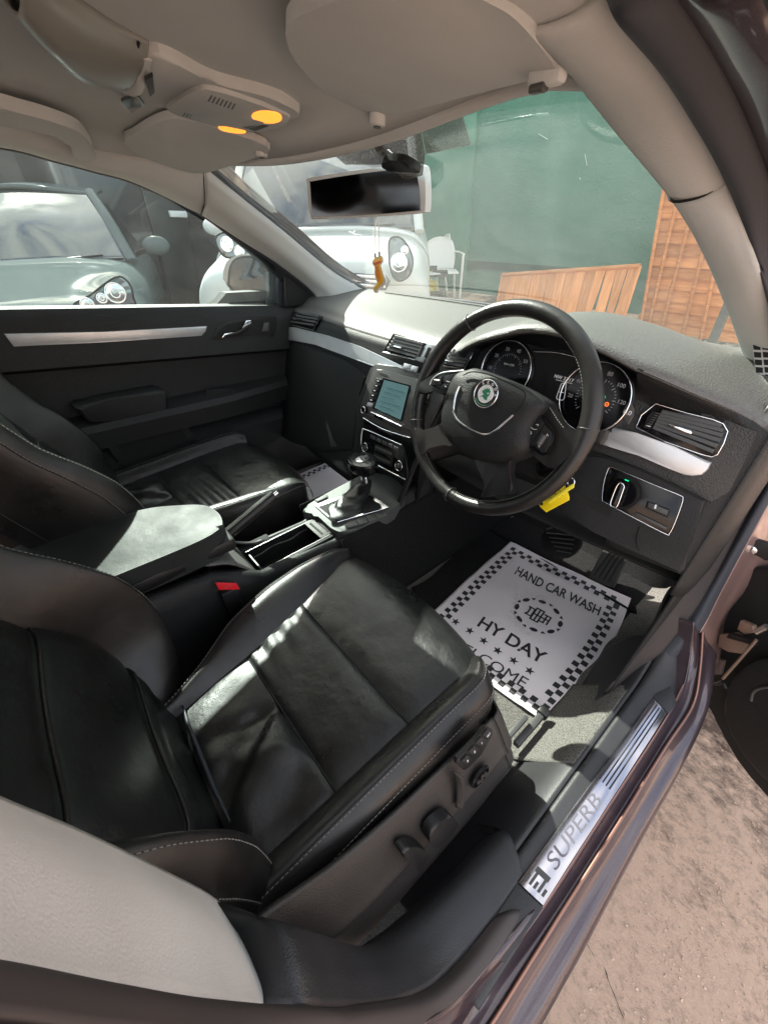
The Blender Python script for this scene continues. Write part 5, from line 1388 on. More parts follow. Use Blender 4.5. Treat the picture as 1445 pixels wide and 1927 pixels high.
# ---- painted sill: lofted section lines
r1 = [(770, 2060), (867, 1917), (908, 1855), (1021, 1708), (1140, 1525), (1254, 1350), (1285, 1290), (1298, 1225), (1304, 1170)]
r2 = [(850, 2040), (933, 1917), (1000, 1810), (1085, 1675), (1170, 1541), (1251, 1409), (1303, 1329), (1317, 1260), (1322, 1190)]
r3 = [(930, 2060), (1016, 1927), (1060, 1850), (1102, 1775), (1206, 1578), (1265, 1474), (1310, 1385), (1334, 1318), (1345, 1240)]
z_up = [0, 0, 0, 0, 0, 0, .01, .06, .13]
R1 = [at(u, v, 'z', .400 + z_up[i] * .9) for i, (u, v) in enumerate(r1)]
R2 = [at(u, v, 'z', .388 + z_up[i] * .7) for i, (u, v) in enumerate(r2)]
R3 = [at(u, v, 'z', .345 + z_up[i] * .5) for i, (u, v) in enumerate(r3)]
mv = lambda R, d: [p + Vector(d) for p in R]
lerpR = lambda A, B, t, d=(0, 0, 0): [a.lerp(b, t) + Vector(d) for a, b in zip(A, B)]
rows = [mv(R1, (-.03, 0, -.012)), mv(R1, (-.002, 0, -.002)), R1, mv(R1, (.003, 0, -.006)), lerpR(R1, R2, .55, (0, 0, -.010)), mv(R2, (-.004, 0, -.006)), R2, mv(R2, (.003, 0, -.004)), lerpR(R2, R3, .3, (.002, 0, -.004)), lerpR(R2, R3, .7, (.003, 0, .004)), R3, mv(R3, (-.002, 0, -.03)), mv(R3, (-.03, 0, -.10)), mv(R3, (-.10, 0, -.16))]
patch('painted_sill', rows, PAINT, car, nu=70, nv=70, t=.003)
SEALB = mat('tan sealer edge', (.40, .20, .10), .5)
tube('sill_flange', mv(R2, (-.001, 0, .001)), .0022, mat('orange highlight edge', (.30, .16, .12), .3, metal=.7), car, n=70)  # flange edge; warm ground reflection is put into its orange colour
tube('sill_flange', mv(R1[2:7], (-.001, 0, .002)), .0014, MATS['orange highlight edge'], car, n=50)
# ---- A post: seal and painted jamb
lb = [(1160, 1342), (1193, 1286), (1250, 1222), (1303, 1156), (1346, 1083), (1406, 970), (1448, 893), (1485, 800)]
lby = [.06, .115, .17, .235, .295, .355, .385, .40]
lc = [(1175, 1372), (1215, 1322), (1262, 1262), (1318, 1182), (1356, 1108), (1428, 975), (1475, 890), (1510, 800)]
la = [(1140, 1300), (1190, 1235), (1230, 1170), (1255, 1115), (1293, 1070), (1335, 941), (1400, 827), (1450, 760)]
LB = [at(*p, 'y', y) for p, y in zip(lb, lby)]; LC = [at(*p, 'y', y) for p, y in zip(lc, lby)]
LA = [at(*p, 'y', y) for p, y in zip(la, (.03, .08, .13, .17, .20, .18, .19, .21))]
patch('post_trim', [LA, lerpR(LA, LB, .5, (-.004, -.004, 0)), LB], mat('dark brown grey post trim', (.045, .038, .037), .5, bump=[('noise', 500, .0003)]), car, nu=40, nv=12, t=.004)
patch('door_seal', [LB, lerpR(LB, LC, .5, (0, -.012, .004)), LC], SEAL, car, nu=50, nv=10, t=.004)
LD = [at(*p, 'y', y) for p, y in zip(((1322, 1290), (1328, 1240), (1352, 1178), (1384, 1130), (1450, 1062), (1520, 985)), (.235, .27, .33, .37, .43, .46))]
LCj = LC[2:]
LE = [p + Vector((.0, .12, -.0)) for p in LD]
patch('a_post_jamb', [LCj, lerpR(LCj, LD, .5, (0, .01, 0)), LD, LE], mat('pinkish brown jamb paint', (.30, .19, .17), .38, metal=.35, coat=.6), car, nu=40, nv=16, t=.003)
# ---- B pillar of the driver side: cream trim, black trim and seal
inn_px = [(-120, 1455), (0, 1510), (150, 1570), (300, 1640), (400, 1692), (455, 1745), (487, 1800), (496, 1850)]
out_px = [(-120, 1850), (0, 1862), (100, 1872), (200, 1882), (300, 1888), (380, 1893), (440, 1895), (492, 1895)]
BI = [at(*p, 'y', y) for p, y in zip(inn_px, (-.682, -.680, -.678, -.675, -.672, -.668, -.664, -.660))]
BO = [at(*p, 'y', y) for p, y in zip(out_px, (-.660, -.660, -.660, -.659, -.658, -.657, -.657, -.656))]
dI = BI[0] - BI[1]; dO = BO[0] - BO[1]
upI = [BI[0] + dI * 2.2 + Vector((-.01, -.01, .05)), BI[0] + dI]; upO = [BO[0] + dO * 2.2 + Vector((-.012, -.01, .05)), BO[0] + dO]
bpi = patch('b_pillar_trim', [upI + BI, [(a + b) / 2 + Vector((0, .006, 0)) for a, b in zip(upI + BI, upO + BO)], upO + BO], BPIL, car, nu=50, nv=14, t=.004)
patch('b_pillar_return', [upI + BI, [p + Vector((-.004, -.03, 0)) for p in upI + BI], [p + Vector((-.0, -.2, 0)) for p in upI + BI]], BPIL, car, nu=40, nv=8, t=.003)
kin = [((520, 1738), .74), ((600, 1762), .63), ((660, 1782), .55), ((700, 1783), .49), ((740, 1762), .45), ((800, 1715), .42), ((880, 1640), .402), ((950, 1565), .399)]
KI = [BI[4] + Vector((0, -.003, 0))] + [at(*p, 'z', z) for p, z in kin]
kou = [((580, 1897), .74), ((650, 1897), .64), ((710, 1892), .56), ((765, 1878), .50), ((820, 1850), .45), ((870, 1800), .42), ((930, 1725), .4045), ((985, 1645), .4035)]
KO = [BO[-1] + Vector((0, -.002, 0))] + [at(*p, 'z', z) for p, z in kou]
patch('b_pillar_lower_trim', [mv(KI, (-.02, -.03, -.03)), KI, lerpR(KI, KO, .5, (0, .003, .004)), KO], SILLC, car, nu=60, nv=16, t=.004)
SO_b = [at(*p, 'y', -.645) for p in ((-120, 1930), (0, 1925), (200, 1945), (400, 1955))] + [at(*p, 'z', z) for p, z in (((600, 1960), .74), ((690, 1955), .62), ((790, 1930), .51), ((860, 1880), .45), ((925, 1805), .415), ((990, 1715), .401))]
SO_a = [BO[0], BO[1], BO[3], BO[5], KO[1], KO[2], KO[4] , KO[5], KO[6], KO[7]]
patch('pillar_seal', [SO_a, lerpR(SO_a, SO_b, .5, (0, .006, .004)), SO_b], mat('brown black rubber', (.045, .036, .034), .6), car, nu=60, nv=10, t=.003)
SO_c = mv(SO_b, (.05, -.02, -.02))
patch('pillar_paint', [SO_b, mv(SO_b, (.012, -.012, -.03))], PAINT, car, nu=60, nv=4, t=.003)
patch('sill_shoulder', [SO_b[-4:], lerpR(SO_b[-4:], R1[:4], .5, (0, 0, .004)), [p + Vector((.001, 0, -.001)) for p in R1[:4]]], PAINT, car, nu=24, nv=12, t=.003)

# ---- the open driver door, seen edge-on at the right
DP = Vector((.86, .34, 0)); DNm = Vector((-.50, -.866, 0))
def dpt(x, y, off=0.0, c=cQ): return atp(*c(x, y), DP + DNm * off, DNm)
dd = empty('driver_door', (0, 0, 0)); dd.parent = car; dd['label'] = 'open driver door with its black inner panel'
do = [(900, 300), (858, 322), (760, 385), (655, 520), (570, 640), (510, 750), (495, 880), (510, 940), (545, 990), (600, 1060), (655, 1130), (672, 1190), (700, 1260), (780, 1390), (858, 1490), (1100, 1750), (1400, 1800), (1500, 300)]
plate('door_shell', [dpt(*p, -.05) for p in do], DNm * .05, DARK, dd, bevel=.006)
ip = [(858, 830), (780, 870), (720, 930), (690, 1000), (665, 1080), (662, 1140), (700, 1250), (780, 1380), (858, 1470), (1100, 1700), (1400, 1700), (1400, 800)]
inp = plate('door_inner_panel', [dpt(*p, .001) for p in ip], DNm * .03, SOFT, dd, bevel=.008)
plate('speaker_recess', [dpt(*p, .032) for p in ((765, 1060), (780, 1030), (820, 1010), (900, 1000), (1000, 1100), (1000, 1250), (900, 1230), (820, 1150))], DNm * .001, DARK, inp, smooth=40)
tube('recess_rim', [dpt(*p, .033) for p in ((760, 1080), (775, 1030), (820, 1008), (900, 1000))], .003, GREY, inp, n=20)
HM = mat('tan hinge bracket', (.30, .22, .17), .4, metal=.5)
plate('hinge_bracket', [dpt(*p, .03) for p in ((600, 700), (690, 690), (760, 740), (720, 810), (650, 800), (590, 770))], DNm * .010, HM, dd, bevel=.003)
plate('hinge_bracket', [dpt(*p, .03) for p in ((720, 620), (790, 650), (800, 690), (740, 700), (700, 670))], DNm * .010, HM, dd, bevel=.003)
plate('hinge_plate', [dpt(*p, .038) for p in ((640, 720), (655, 690), (800, 740), (800, 765))], DNm * .010, PLAST, dd, bevel=.002)
tube('hinge_pin', [dpt(790, 690, .05), dpt(850, 660, .05)], .006, METAL, dd, seg=14)
tube('door_check_strap', [dpt(600, 955, .04), dpt(700, 840, .05), dpt(790, 735, .05)], .003, HM, dd)
tube('wiring_loom', [dpt(520, 950, .02), dpt(560, 985, .03), dpt(600, 975, .035), dpt(620, 1010, .035)], .004, PLAST, dd, n=18)
plate('hinge_bracket', [dpt(*p, .02) for p in ((520, 880), (560, 830), (620, 850), (600, 930), (540, 930))], DNm * .008, mat('brown grey steel', (.16, .12, .11), .45, metal=.4), dd, bevel=.003)
hp_ = Vector((.80, .40, .70))
u_, v_ = cQ(775, 212)
hb9 = at(u_, v_, 'y', .375)
plate('check_bracket', [at(*cQ(*p), 'y', .380) for p in ((730, 215), (760, 155), (800, 160), (900, 190), (900, 270), (845, 275), (800, 240))], (0, -.010, 0), PLAST, dd, bevel=.002)
disc('bracket_bolt', hb9 + Vector((0, -.008, 0)), (0, -1, .1), .0085, .006, CHROME, dd, 24, .002)

# ================================================================== LOOSE THINGS IN THE CABIN
# paper floor cover
PZ = .3045
def kz(x, y, dz=0.0): return at(*cK(x, y), 'z', PZ + dz)
TLc, TRc, BRc, BLc = kz(420, 245), kz(1103, 562), kz(632, 1275), Vector((.276, -.120, PZ))
def pap(s, t, dz=0.0):
    p = TLc.lerp(TRc, s).lerp(BLc.lerp(BRc, s), t)
    p.x += (-.0 + .022 * math.sin(math.pi * t)) * (s * 1.0) + .020 * math.sin(math.pi * min(1, t * 1.3)) * (1 - s) * -.3
    p.z = PZ + .0035 * math.sin(3 * t + 2 * s) * 0 + .010 * max(0, .12 - t) * 4 * (1 - s) + dz
    return p
PAPER = mat('white paper', (.72, .68, .70), .75, bump=[('noise', 60, .0006)], var=(3, .05))
def grid(fn, n1, n2):
    bm = bmesh.new(); V = [[bm.verts.new(fn(i / n1, j / n2)) for j in range(n2 + 1)] for i in range(n1 + 1)]
    for i in range(n1):
        for j in range(n2): bm.faces.new((V[i][j], V[i][j + 1], V[i + 1][j + 1], V[i + 1][j]))
    return bm
def paper_mat(label, fn, parts=True):
    o = link('paper_floor_mat', grid(lambda a, b: fn(a, b), 60, 72), PAPER, None, smooth=True)
    solid(o, .0005, 0)
    tag(o, label, 'floor mat', 'printed paper mats on the car floor')
    bm = bmesh.new()
    def sq(s0, s1, t0, t1):
        bm.faces.new([bm.verts.new(fn(a, b, .0012)) for a, b in ((s0, t0), (s0, t1), (s1, t1), (s1, t0))])
    ns, ntt = 24, 31
    ds, dt = .90 / ns, .92 / ntt
    for i in range(ns):
        for r in (0, 1):
            if (i + r) % 2 == 0:
                for tt in (.04 + r * dt, .975 - (r + 1) * dt): sq(.05 + i * ds, .05 + (i + 1) * ds, tt, tt + dt)
    for j in range(2, ntt - 2):
        for r in (0, 1):
            if (j + r) % 2 == 0:
                for ss in (.05 + r * ds, .95 - (r + 1) * ds): sq(ss, ss + ds, .04 + j * dt, .04 + (j + 1) * dt)
    link('checked_border', bm, BLACKP, o, kind='stuff')
    return o
pm = paper_mat('white printed paper mat lying on the driver side floor', pap)
text_fit('print_text', 'HAND CAR WASH', kz(455, 402, .0014), kz(930, 632, .0014), kz(452, 416, .0014), kz(478, 374, .0014), BLACKP, pm, bold=.02)
text_fit('print_text', 'HY DAY', kz(250, 690, .0014), kz(620, 905, .0014), kz(395, 812, .0014), kz(432, 756, .0014), BLACKP, pm, bold=.02)
A, B = kz(272, 905, .0014), kz(512, 1045, .0014)
text_fit('print_text', 'WELCOME', A - (B - A) * .95, B, kz(480, 1060, .0014), kz(515, 1010, .0014), BLACKP, pm)
def star(cx, cy, r, nm='star'):
    c = kz(cx, cy, .0014); X = (TRc - TLc).normalized(); Y = Vector((-X.y, X.x, 0))
    pts = [c + (X * math.sin(k * math.pi / 5) + Y * math.cos(k * math.pi / 5)) * (r if k % 2 == 0 else r * .4) for k in range(10)]
    bm = bmesh.new(); bm.faces.new([bm.verts.new(p) for p in pts]); bmesh.ops.recalc_face_normals(bm, faces=bm.faces)
    link(nm, bm, BLACKP, pm)
for p in ((112, 690), (192, 742), (270, 800), (350, 855), (440, 910), (530, 970)): star(*p, .0125)
lc_ = kz(578, 655, .0014); LX = (TRc - TLc).normalized(); LY = Vector((-LX.y, LX.x, 0))
for k in range(8):
    a = 2 * math.pi * k / 8 + .2; q = lc_ + LX * math.cos(a) * .058 + LY * math.sin(a) * .052
    tdir = (-LX * math.sin(a) + LY * math.cos(a)); ndir = (LX * math.cos(a) + LY * math.sin(a))
    bm = bmesh.new(); bm.faces.new([bm.verts.new(q + tdir * math.cos(b) * .0105 + ndir * math.sin(b) * .0062) for b in [2 * math.pi * i / 18 for i in range(18)]])
    link('print_oval', bm, BLACKP, pm)
    a += math.pi / 8; q = lc_ + LX * math.cos(a) * .060 + LY * math.sin(a) * .054
    tdir = (-LX * math.sin(a) + LY * math.cos(a)); ndir = (LX * math.cos(a) + LY * math.sin(a))
    bm = bmesh.new(); bm.faces.new([bm.verts.new(q + tdir * .007 + ndir * .004), bm.verts.new(q - tdir * .007 + ndir * .004), bm.verts.new(q - ndir * .004)])
    link('print_triangle', bm, BLACKP, pm)
def stroke(pts, w=.0022, closed=False):
    P = [lc_ + LX * a * .001 + LY * b * .001 for a, b in pts]
    bm = bmesh.new()
    k = len(P); m = k if closed else k - 1
    for i in range(m):
        a, b = P[i], P[(i + 1) % k]; d = (b - a).normalized(); n_ = Vector((-d.y, d.x, 0)) * w; d = d * w
        bm.faces.new([bm.verts.new(q + Vector((0, 0, .00005 * i))) for q in (a - d - n_, b + d - n_, b + d + n_, a - d + n_)])
    link('print_monogram', bm, BLACKP, pm)
stroke([(-30, 14), (-14, 14), (-14, -14), (-30, -14), (-26, -8), (-26, 8)], closed=True)
stroke([(-12, 22), (8, 22), (8, -22), (-12, -22)], closed=True)
stroke([(-2, 22), (-2, -22)]); stroke([(-12, 0), (20, 0)])
stroke([(14, 14), (20, 14), (20, -14), (12, -14)]); stroke([(30, -14), (30, 14), (24, 14)]); stroke([(20, 0), (30, 0)])
# grey smudge left by a shoe on the paper
SM = mat('grey shoe smudge', (.38, .35, .34), .8)
random.seed(5); bm = bmesh.new()
for k in range(260):
    a = random.uniform(1.7, 4.9); r = random.gauss(.066, .009)
    c = lc_ + LX * math.cos(a) * r * 1.05 + LY * math.sin(a) * r + Vector((0, 0, .0002)); w = random.uniform(.0003, .0016)
    bm.faces.new([bm.verts.new(c + LX * math.cos(b) * w + LY * math.sin(b) * w * .7) for b in (0, 1.3, 2.6, 3.9, 5.2)])
link('shoe_smudge', bm, SM, pm, kind='stuff')
fn2 = lambda s, t, dz=0.0: Vector((-.640 + .37 * s + .01 * math.sin(3 * t), .34 - .45 * t, .3035 + dz))
pm2 = paper_mat('white checked paper mat glimpsed on the passenger side floor', fn2)
def wv(x, y): return .0013 * math.sin(x * 34 + y * 13) + .0011 * math.sin(y * 47 - x * 21 + 1.3) + .0016 * math.exp(-((x * .8 + y * .6 - .42) / .006) ** 2)
for root_ in (pm, pm2):
    for o_ in [root_] + [c for c in root_.children]:
        for v_ in o_.data.vertices: v_.co.z += wv(v_.co.x, v_.co.y)
# car key with yellow numbered tag
KP = wp(985, 1220, -.055)
kt = empty('car_key', tuple(KP), 'black car key in the ignition with yellow plastic tag hanging from it', 'key')
ky0 = lambda x, y, o=0.0: wp(x, y, -.055 + o)
tube('key_head', [ky0(965, 1180), ky0(1010, 1190)], [.012, .010], PLAST, kt, seg=18, sq=.5)
tube('key_ring', [ky0(1030 + 22 * math.cos(a), 1205 + 24 * math.sin(a), .004) for a in [2 * math.pi * k / 24 for k in range(24)]], .0012, CHROME, kt, closed=True)
YEL = mat('yellow tag plastic', (.82, .62, .01), .4)
tg = plate('key_tag', [ky0(*p, .006) for p in ((822, 1308), (840, 1295), (960, 1222), (985, 1215), (1010, 1262), (1022, 1300), (1020, 1318), (880, 1392), (845, 1360))], WN * .003, YEL, kt, bevel=.001)
plate('tag_strap', [ky0(*p, .0095) for p in ((888, 1322), (1040, 1218), (1052, 1222), (1050, 1240), (895, 1338))], WN * .003, mat('pale yellow strap', (.85, .72, .05), .4), kt, bevel=.001)
disc('tag_hole', ky0(848, 1340, .0092), WN, .0032, .0004, DARK, kt, 20)
for k in range(4):
    a = (895 + k * 30, 1275 - k * 17); tube('tag_line', [ky0(*a, .0093), ky0(a[0] + 22, a[1] + 50, .0093)], .0004, BLACKP, kt)
tube('tag_line', [ky0(860, 1305, .0093), ky0(905, 1280, .0093)], .0004, BLACKP, kt)
# air freshener dangling from the mirror
AFp = C_ + mxd * .035 - mn * .004
AFy = AFp.y + .0
af0 = lambda x, y: at(*cD(x, y), 'y', AFy + .002)
af = empty('air_freshener', tuple(af0(915, 700)), 'small orange and yellow dangling figure hung on white cords below the mirror', 'air freshener')
ORG = mat('orange plastic', (.85, .25, .01), .3, coat=.5); YLW = mat('amber plastic', (.90, .52, .02), .3, coat=.5); CLR = mat('clear pale edge', (.75, .72, .68), .25)
tube('cord', [af0(905, 500), af0(904, 600), af0(908, 690)], .0009, CLR, af); tube('cord', [af0(924, 498), af0(926, 600), af0(927, 690)], .0009, CLR, af)
tube('clip', [af0(905, 685), af0(906, 708)], .0018, GREY, af); tube('clip', [af0(927, 678), af0(928, 700)], .0018, GREY, af)
plate('backing', [af0(*p) for p in ((890, 735), (905, 708), (940, 700), (945, 730), (935, 745), (950, 800), (962, 830), (945, 860), (925, 870), (915, 892), (898, 885), (900, 855), (915, 840), (903, 800), (903, 760))], (0, .002, 0), CLR, af, smooth=50)
plate('figure', [af0(*p) - Vector((0, .0015, 0)) for p in ((898, 733), (908, 713), (935, 705), (940, 728), (928, 745), (942, 800), (950, 830), (935, 850), (918, 866), (908, 880), (903, 868), (920, 840), (908, 795), (908, 755))], (0, .0015, 0), YLW, af, bevel=.0005, smooth=40)
plate('stripe', [af0(*p) - Vector((0, .0022, 0)) for p in ((900, 735), (938, 722), (938, 735), (905, 750))], (0, .0007, 0), mat('red orange stripe', (.75, .10, .01), .3), af)
plate('stripe', [af0(*p) - Vector((0, .0022, 0)) for p in ((912, 755), (926, 750), (938, 800), (935, 830), (925, 835), (915, 800))], (0, .0007, 0), ORG, af)
# ================================================================== OUTSIDE
def tagst(o): o['kind'] = 'structure'; return o
GROUND, gn, gl_, gb = nt('pinkish worn concrete')
tc = gn.new('ShaderNodeTexCoord')
n1 = gn.new('ShaderNodeTexNoise'); n1.inputs['Scale'].default_value = 1.6; n1.inputs['Detail'].default_value = 8; n1.inputs['Roughness'].default_value = .65
n2 = gn.new('ShaderNodeTexNoise'); n2.inputs['Scale'].default_value = 26; n2.inputs['Detail'].default_value = 14; n2.inputs['Roughness'].default_value = .82
mp_ = gn.new('ShaderNodeMapping'); mp_.inputs['Scale'].default_value = (1, 1.7, 1); mp_.inputs['Rotation'].default_value = (0, 0, .6)
gl_.new(tc.outputs['Object'], n1.inputs['Vector']); gl_.new(tc.outputs['Object'], mp_.inputs[0]); gl_.new(mp_.outputs[0], n2.inputs['Vector'])
cr1 = gn.new('ShaderNodeValToRGB'); cr1.color_ramp.elements[0].position = .455; cr1.color_ramp.elements[0].color = (.13, .08, .058, 1); cr1.color_ramp.elements[1].position = .55; cr1.color_ramp.elements[1].color = (.86, .61, .46, 1)
ad = gn.new('ShaderNodeMath'); ad.operation = 'MULTIPLY_ADD'; ad.inputs[1].default_value = .40
gl_.new(n2.outputs[0], ad.inputs[0])
sc_ = gn.new('ShaderNodeMath'); sc_.operation = 'MULTIPLY'; sc_.inputs[1].default_value = .62; gl_.new(n1.outputs[0], sc_.inputs[0]); gl_.new(sc_.outputs[0], ad.inputs[2])
gl_.new(ad.outputs[0], cr1.inputs[0])
n3 = gn.new('ShaderNodeTexNoise'); n3.inputs['Scale'].default_value = 48; n3.inputs['Detail'].default_value = 9; n3.inputs['Roughness'].default_value = .75; gl_.new(tc.outputs['Object'], n3.inputs['Vector'])
mxc = gn.new('ShaderNodeMix'); mxc.data_type = 'RGBA'; mxc.blend_type = 'MULTIPLY'; mxc.inputs[0].default_value = .55
gl_.new(cr1.outputs[0], mxc.inputs[6]); spk = gn.new('ShaderNodeValToRGB'); spk.color_ramp.elements[0].position = .33; spk.color_ramp.elements[0].color = (.35, .32, .30, 1); spk.color_ramp.elements[1].position = .5; spk.color_ramp.elements[1].color = (1, 1, 1, 1); gl_.new(n3.outputs[0], spk.inputs[0]); gl_.new(spk.outputs[0], mxc.inputs[7]); gl_.new(mxc.outputs[2], gb.inputs['Base Color'])
bp_ = gn.new('ShaderNodeBump'); bp_.inputs['Distance'].default_value = .02; bp_.inputs['Strength'].default_value = .9; gl_.new(n2.outputs[0], bp_.inputs['Height'])
gl_.new(bp_.outputs[0], gb.inputs['Normal']); gb.inputs['Roughness'].default_value = .75
bm = bmesh.new()
V = [bm.verts.new(p) for p in ((-150, -150, 0), (150, -150, 0), (150, 150, 0), (-150, 150, 0))]; bm.faces.new(V)
tagst(link('ground', bm, GROUND, None))
# crack in the concrete
c_ = [at(*cO(*p), 'z', .002) for p in ((705, 1490), (745, 1560), (800, 1625), (820, 1690), (850, 1760), (880, 1840), (905, 1900))]
bm = bmesh.new(); random.seed(2)
pts = cr(c_, 40)
for a, b in zip(pts, pts[1:]):
    w = random.uniform(.0006, .0018); bm.faces.new([bm.verts.new(q) for q in (a - Vector((w, 0, 0)), b - Vector((w, 0, 0)), b + Vector((w, 0, 0)), a + Vector((w, 0, 0)))])
tagst(link('ground_crack', bm, mat('crack dark', (.06, .045, .035), .9), None))

# loose grit on the concrete beside the sill
bm = bmesh.new(); random.seed(77)
for k in range(1500):
    u = random.uniform(1050, 1445); v = random.uniform(1250, 1927)
    p = at(u, v, 'z', 0.0); s = random.choice((.001, .0015, .002, .002, .003)) * random.uniform(.6, 1.5)
    if p.x < .93: continue
    R = Matrix.Rotation(random.uniform(0, 3.1), 3, 'Z')
    box_bm(bm, p + Vector((0, 0, s * .25)), (s, s * random.uniform(.5, 1), s * .6), R)
tag(link('grit', bm, mat('pale grit', (.55, .42, .34), .9, var=(300, .7)), None), 'loose pale grit scattered on the concrete beside the open door', 'grit', kind='stuff')

# green painted wall
WALL, n_, l_, b_ = nt('green painted render')
tc = n_.new('ShaderNodeTexCoord'); a1 = n_.new('ShaderNodeTexNoise'); a1.inputs['Scale'].default_value = .9; a1.inputs['Detail'].default_value = 9; a1.inputs['Roughness'].default_value = .6
l_.new(tc.outputs['Object'], a1.inputs['Vector'])
rmp = n_.new('ShaderNodeValToRGB'); rmp.color_ramp.elements[0].position = .3; rmp.color_ramp.elements[0].color = (.055, .165, .118, 1); rmp.color_ramp.elements[1].position = .7; rmp.color_ramp.elements[1].color = (.10, .245, .185, 1)
l_.new(a1.outputs[0], rmp.inputs[0]); l_.new(rmp.outputs[0], b_.inputs['Base Color'])
a2 = n_.new('ShaderNodeTexNoise'); a2.inputs['Scale'].default_value = 40; a2.inputs['Detail'].default_value = 5; l_.new(tc.outputs['Object'], a2.inputs['Vector'])
bb_ = n_.new('ShaderNodeBump'); bb_.inputs['Distance'].default_value = .01; l_.new(a2.outputs[0], bb_.inputs['Height']); l_.new(bb_.outputs[0], b_.inputs['Normal']); b_.inputs['Roughness'].default_value = .6
WY = 5.6
w = box('green_wall', (-6.5, WY + .15, 3.2), (13.5, .3, 6.4), WALL, None)
tag(w, 'tall green painted wall behind the fence panels', 'wall')
GRND = mat('dark green band paint', (.012, .055, .038), .5, var=(5, .2))
pA, pB = at(800, 492, 'y', WY - .02), at(1205, 505, 'y', WY - .02)
box('wall_band', ((-8 + pB.x) / 2, WY - .012, .42), (abs(pB.x + 8) , .024, .10), GRND, w)
box('wall_pier', (at(892, 350, 'y', WY).x - .55, WY - .03, 3.2), (1.1, .06, 6.4), mat('lighter green render', (.09, .24, .17), .6, var=(3, .15)), w)
for (x0, y0), (x1, y1) in (((813, 385), (813, 437)), ((1100, 290), (1104, 312)), ((1090, 334), (1092, 338)), ((1013, 252), (1030, 262))):
    tube('paint_scratch', [at(x0, y0, 'y', WY - .004), at(x1, y1, 'y', WY - .004)], .004, mat('pale scratch', (.5, .6, .55), .8) if 'pale scratch' not in MATS else MATS['pale scratch'], w)
# wooden fence panels
def wood(nm, c1, c2, sc=(2, 2, 14)):
    m, n, l, b = nt(nm)
    t = n.new('ShaderNodeTexCoord'); mp = n.new('ShaderNodeMapping'); mp.inputs['Scale'].default_value = sc
    ns = n.new('ShaderNodeTexNoise'); ns.inputs['Scale'].default_value = 3; ns.inputs['Detail'].default_value = 8; ns.inputs['Distortion'].default_value = .8
    oi = n.new('ShaderNodeObjectInfo'); ad = n.new('ShaderNodeVectorMath'); ad.operation = 'ADD'
    l.new(t.outputs['Object'], ad.inputs[0]); l.new(oi.outputs['Random'], ad.inputs[1]); l.new(ad.outputs[0], mp.inputs[0]); l.new(mp.outputs[0], ns.inputs['Vector'])
    r = n.new('ShaderNodeValToRGB'); r.color_ramp.elements[0].position = .3; r.color_ramp.elements[0].color = (*c1, 1); r.color_ramp.elements[1].position = .7; r.color_ramp.elements[1].color = (*c2, 1)
    l.new(ns.outputs[0], r.inputs[0])
    hs_ = n.new('ShaderNodeHueSaturation'); mr = n.new('ShaderNodeMapRange'); mr.inputs[3].default_value = .75; mr.inputs[4].default_value = 1.2
    l.new(oi.outputs['Random'], mr.inputs[0]); l.new(mr.outputs[0], hs_.inputs['Value']); l.new(r.outputs[0], hs_.inputs['Color']); l.new(hs_.outputs[0], b.inputs['Base Color'])
    b.inputs['Roughness'].default_value = .75; MATS[nm] = m
    return m
WOOD = wood('orange fence wood', (.42, .15, .045), (.62, .27, .09), (1.5, 1.5, 14)); WOODV = wood('pale fence wood', (.50, .20, .07), (.70, .34, .14), (12, 12, 1.2))
def quad(nm, P, d, m, parent, bevel=0.0): return plate(nm, P, d, m, parent, bevel=bevel)
FY = 4.6
# tall waney-edge panel: horizontal overlapping boards with vertical battens
q = lambda u, v, y=FY: at(u, v, 'y', y)
f1 = empty('wooden_fence', tuple(q(1240, 620)), 'tall orange wooden fence panel of overlapping horizontal boards at the right', 'fence panel')
L0, L1 = q(1265, 270), q(1198, 640)
z_top = 1.75; dz = .098
def lx(z):      # left edge x at height z
    t = (L0.z - z) / (L0.z - L1.z); return L0.x + (L1.x - L0.x) * t
xr_ = 1.2
z = .06; k = 0; random.seed(11)
while z < z_top:
    x0 = L1.x - .02 + random.uniform(-.01, .01); x0 = lx(z) 
    j = random.uniform(-.006, .006); j2 = random.uniform(-.006, .006)
    P = [Vector((x0, FY, z + j)), Vector((xr_, FY, z + j2)), Vector((xr_, FY + .012, z + dz * 1.25)), Vector((x0, FY + .012, z + dz * 1.25))]
    bm = bmesh.new(); top = [bm.verts.new(p) for p in P]; bot = [bm.verts.new(p + Vector((0, .012, 0))) for p in P]
    for v in top[:2]: v.co.y -= .014
    bm.faces.new(top); bm.faces.new(bot[::-1])
    for i in range(4): bm.faces.new((top[i], bot[i], bot[(i + 1) % 4], top[(i + 1) % 4]))
    bmesh.ops.recalc_face_normals(bm, faces=bm.faces)
    link('board', bm, WOOD, f1); z += dz; k += 1
for i, (a, b) in enumerate(((( 1271, 385), (1222, 600)), ((1300, 400), (1248, 600)), ((1322, 470), (1290, 600)), ((1345, 500), (1325, 600)), ((1250, 345), (1203, 620)))):
    A, B = q(*a, FY - .045), q(*b, FY - .045); d = (A - B) / (A.z - B.z)
    P0_ = B + d * (.05 - B.z); P1_ = B + d * (1.80 - B.z)
    tube('batten', [P0_, P1_], .017, WOOD, f1, seg=4)
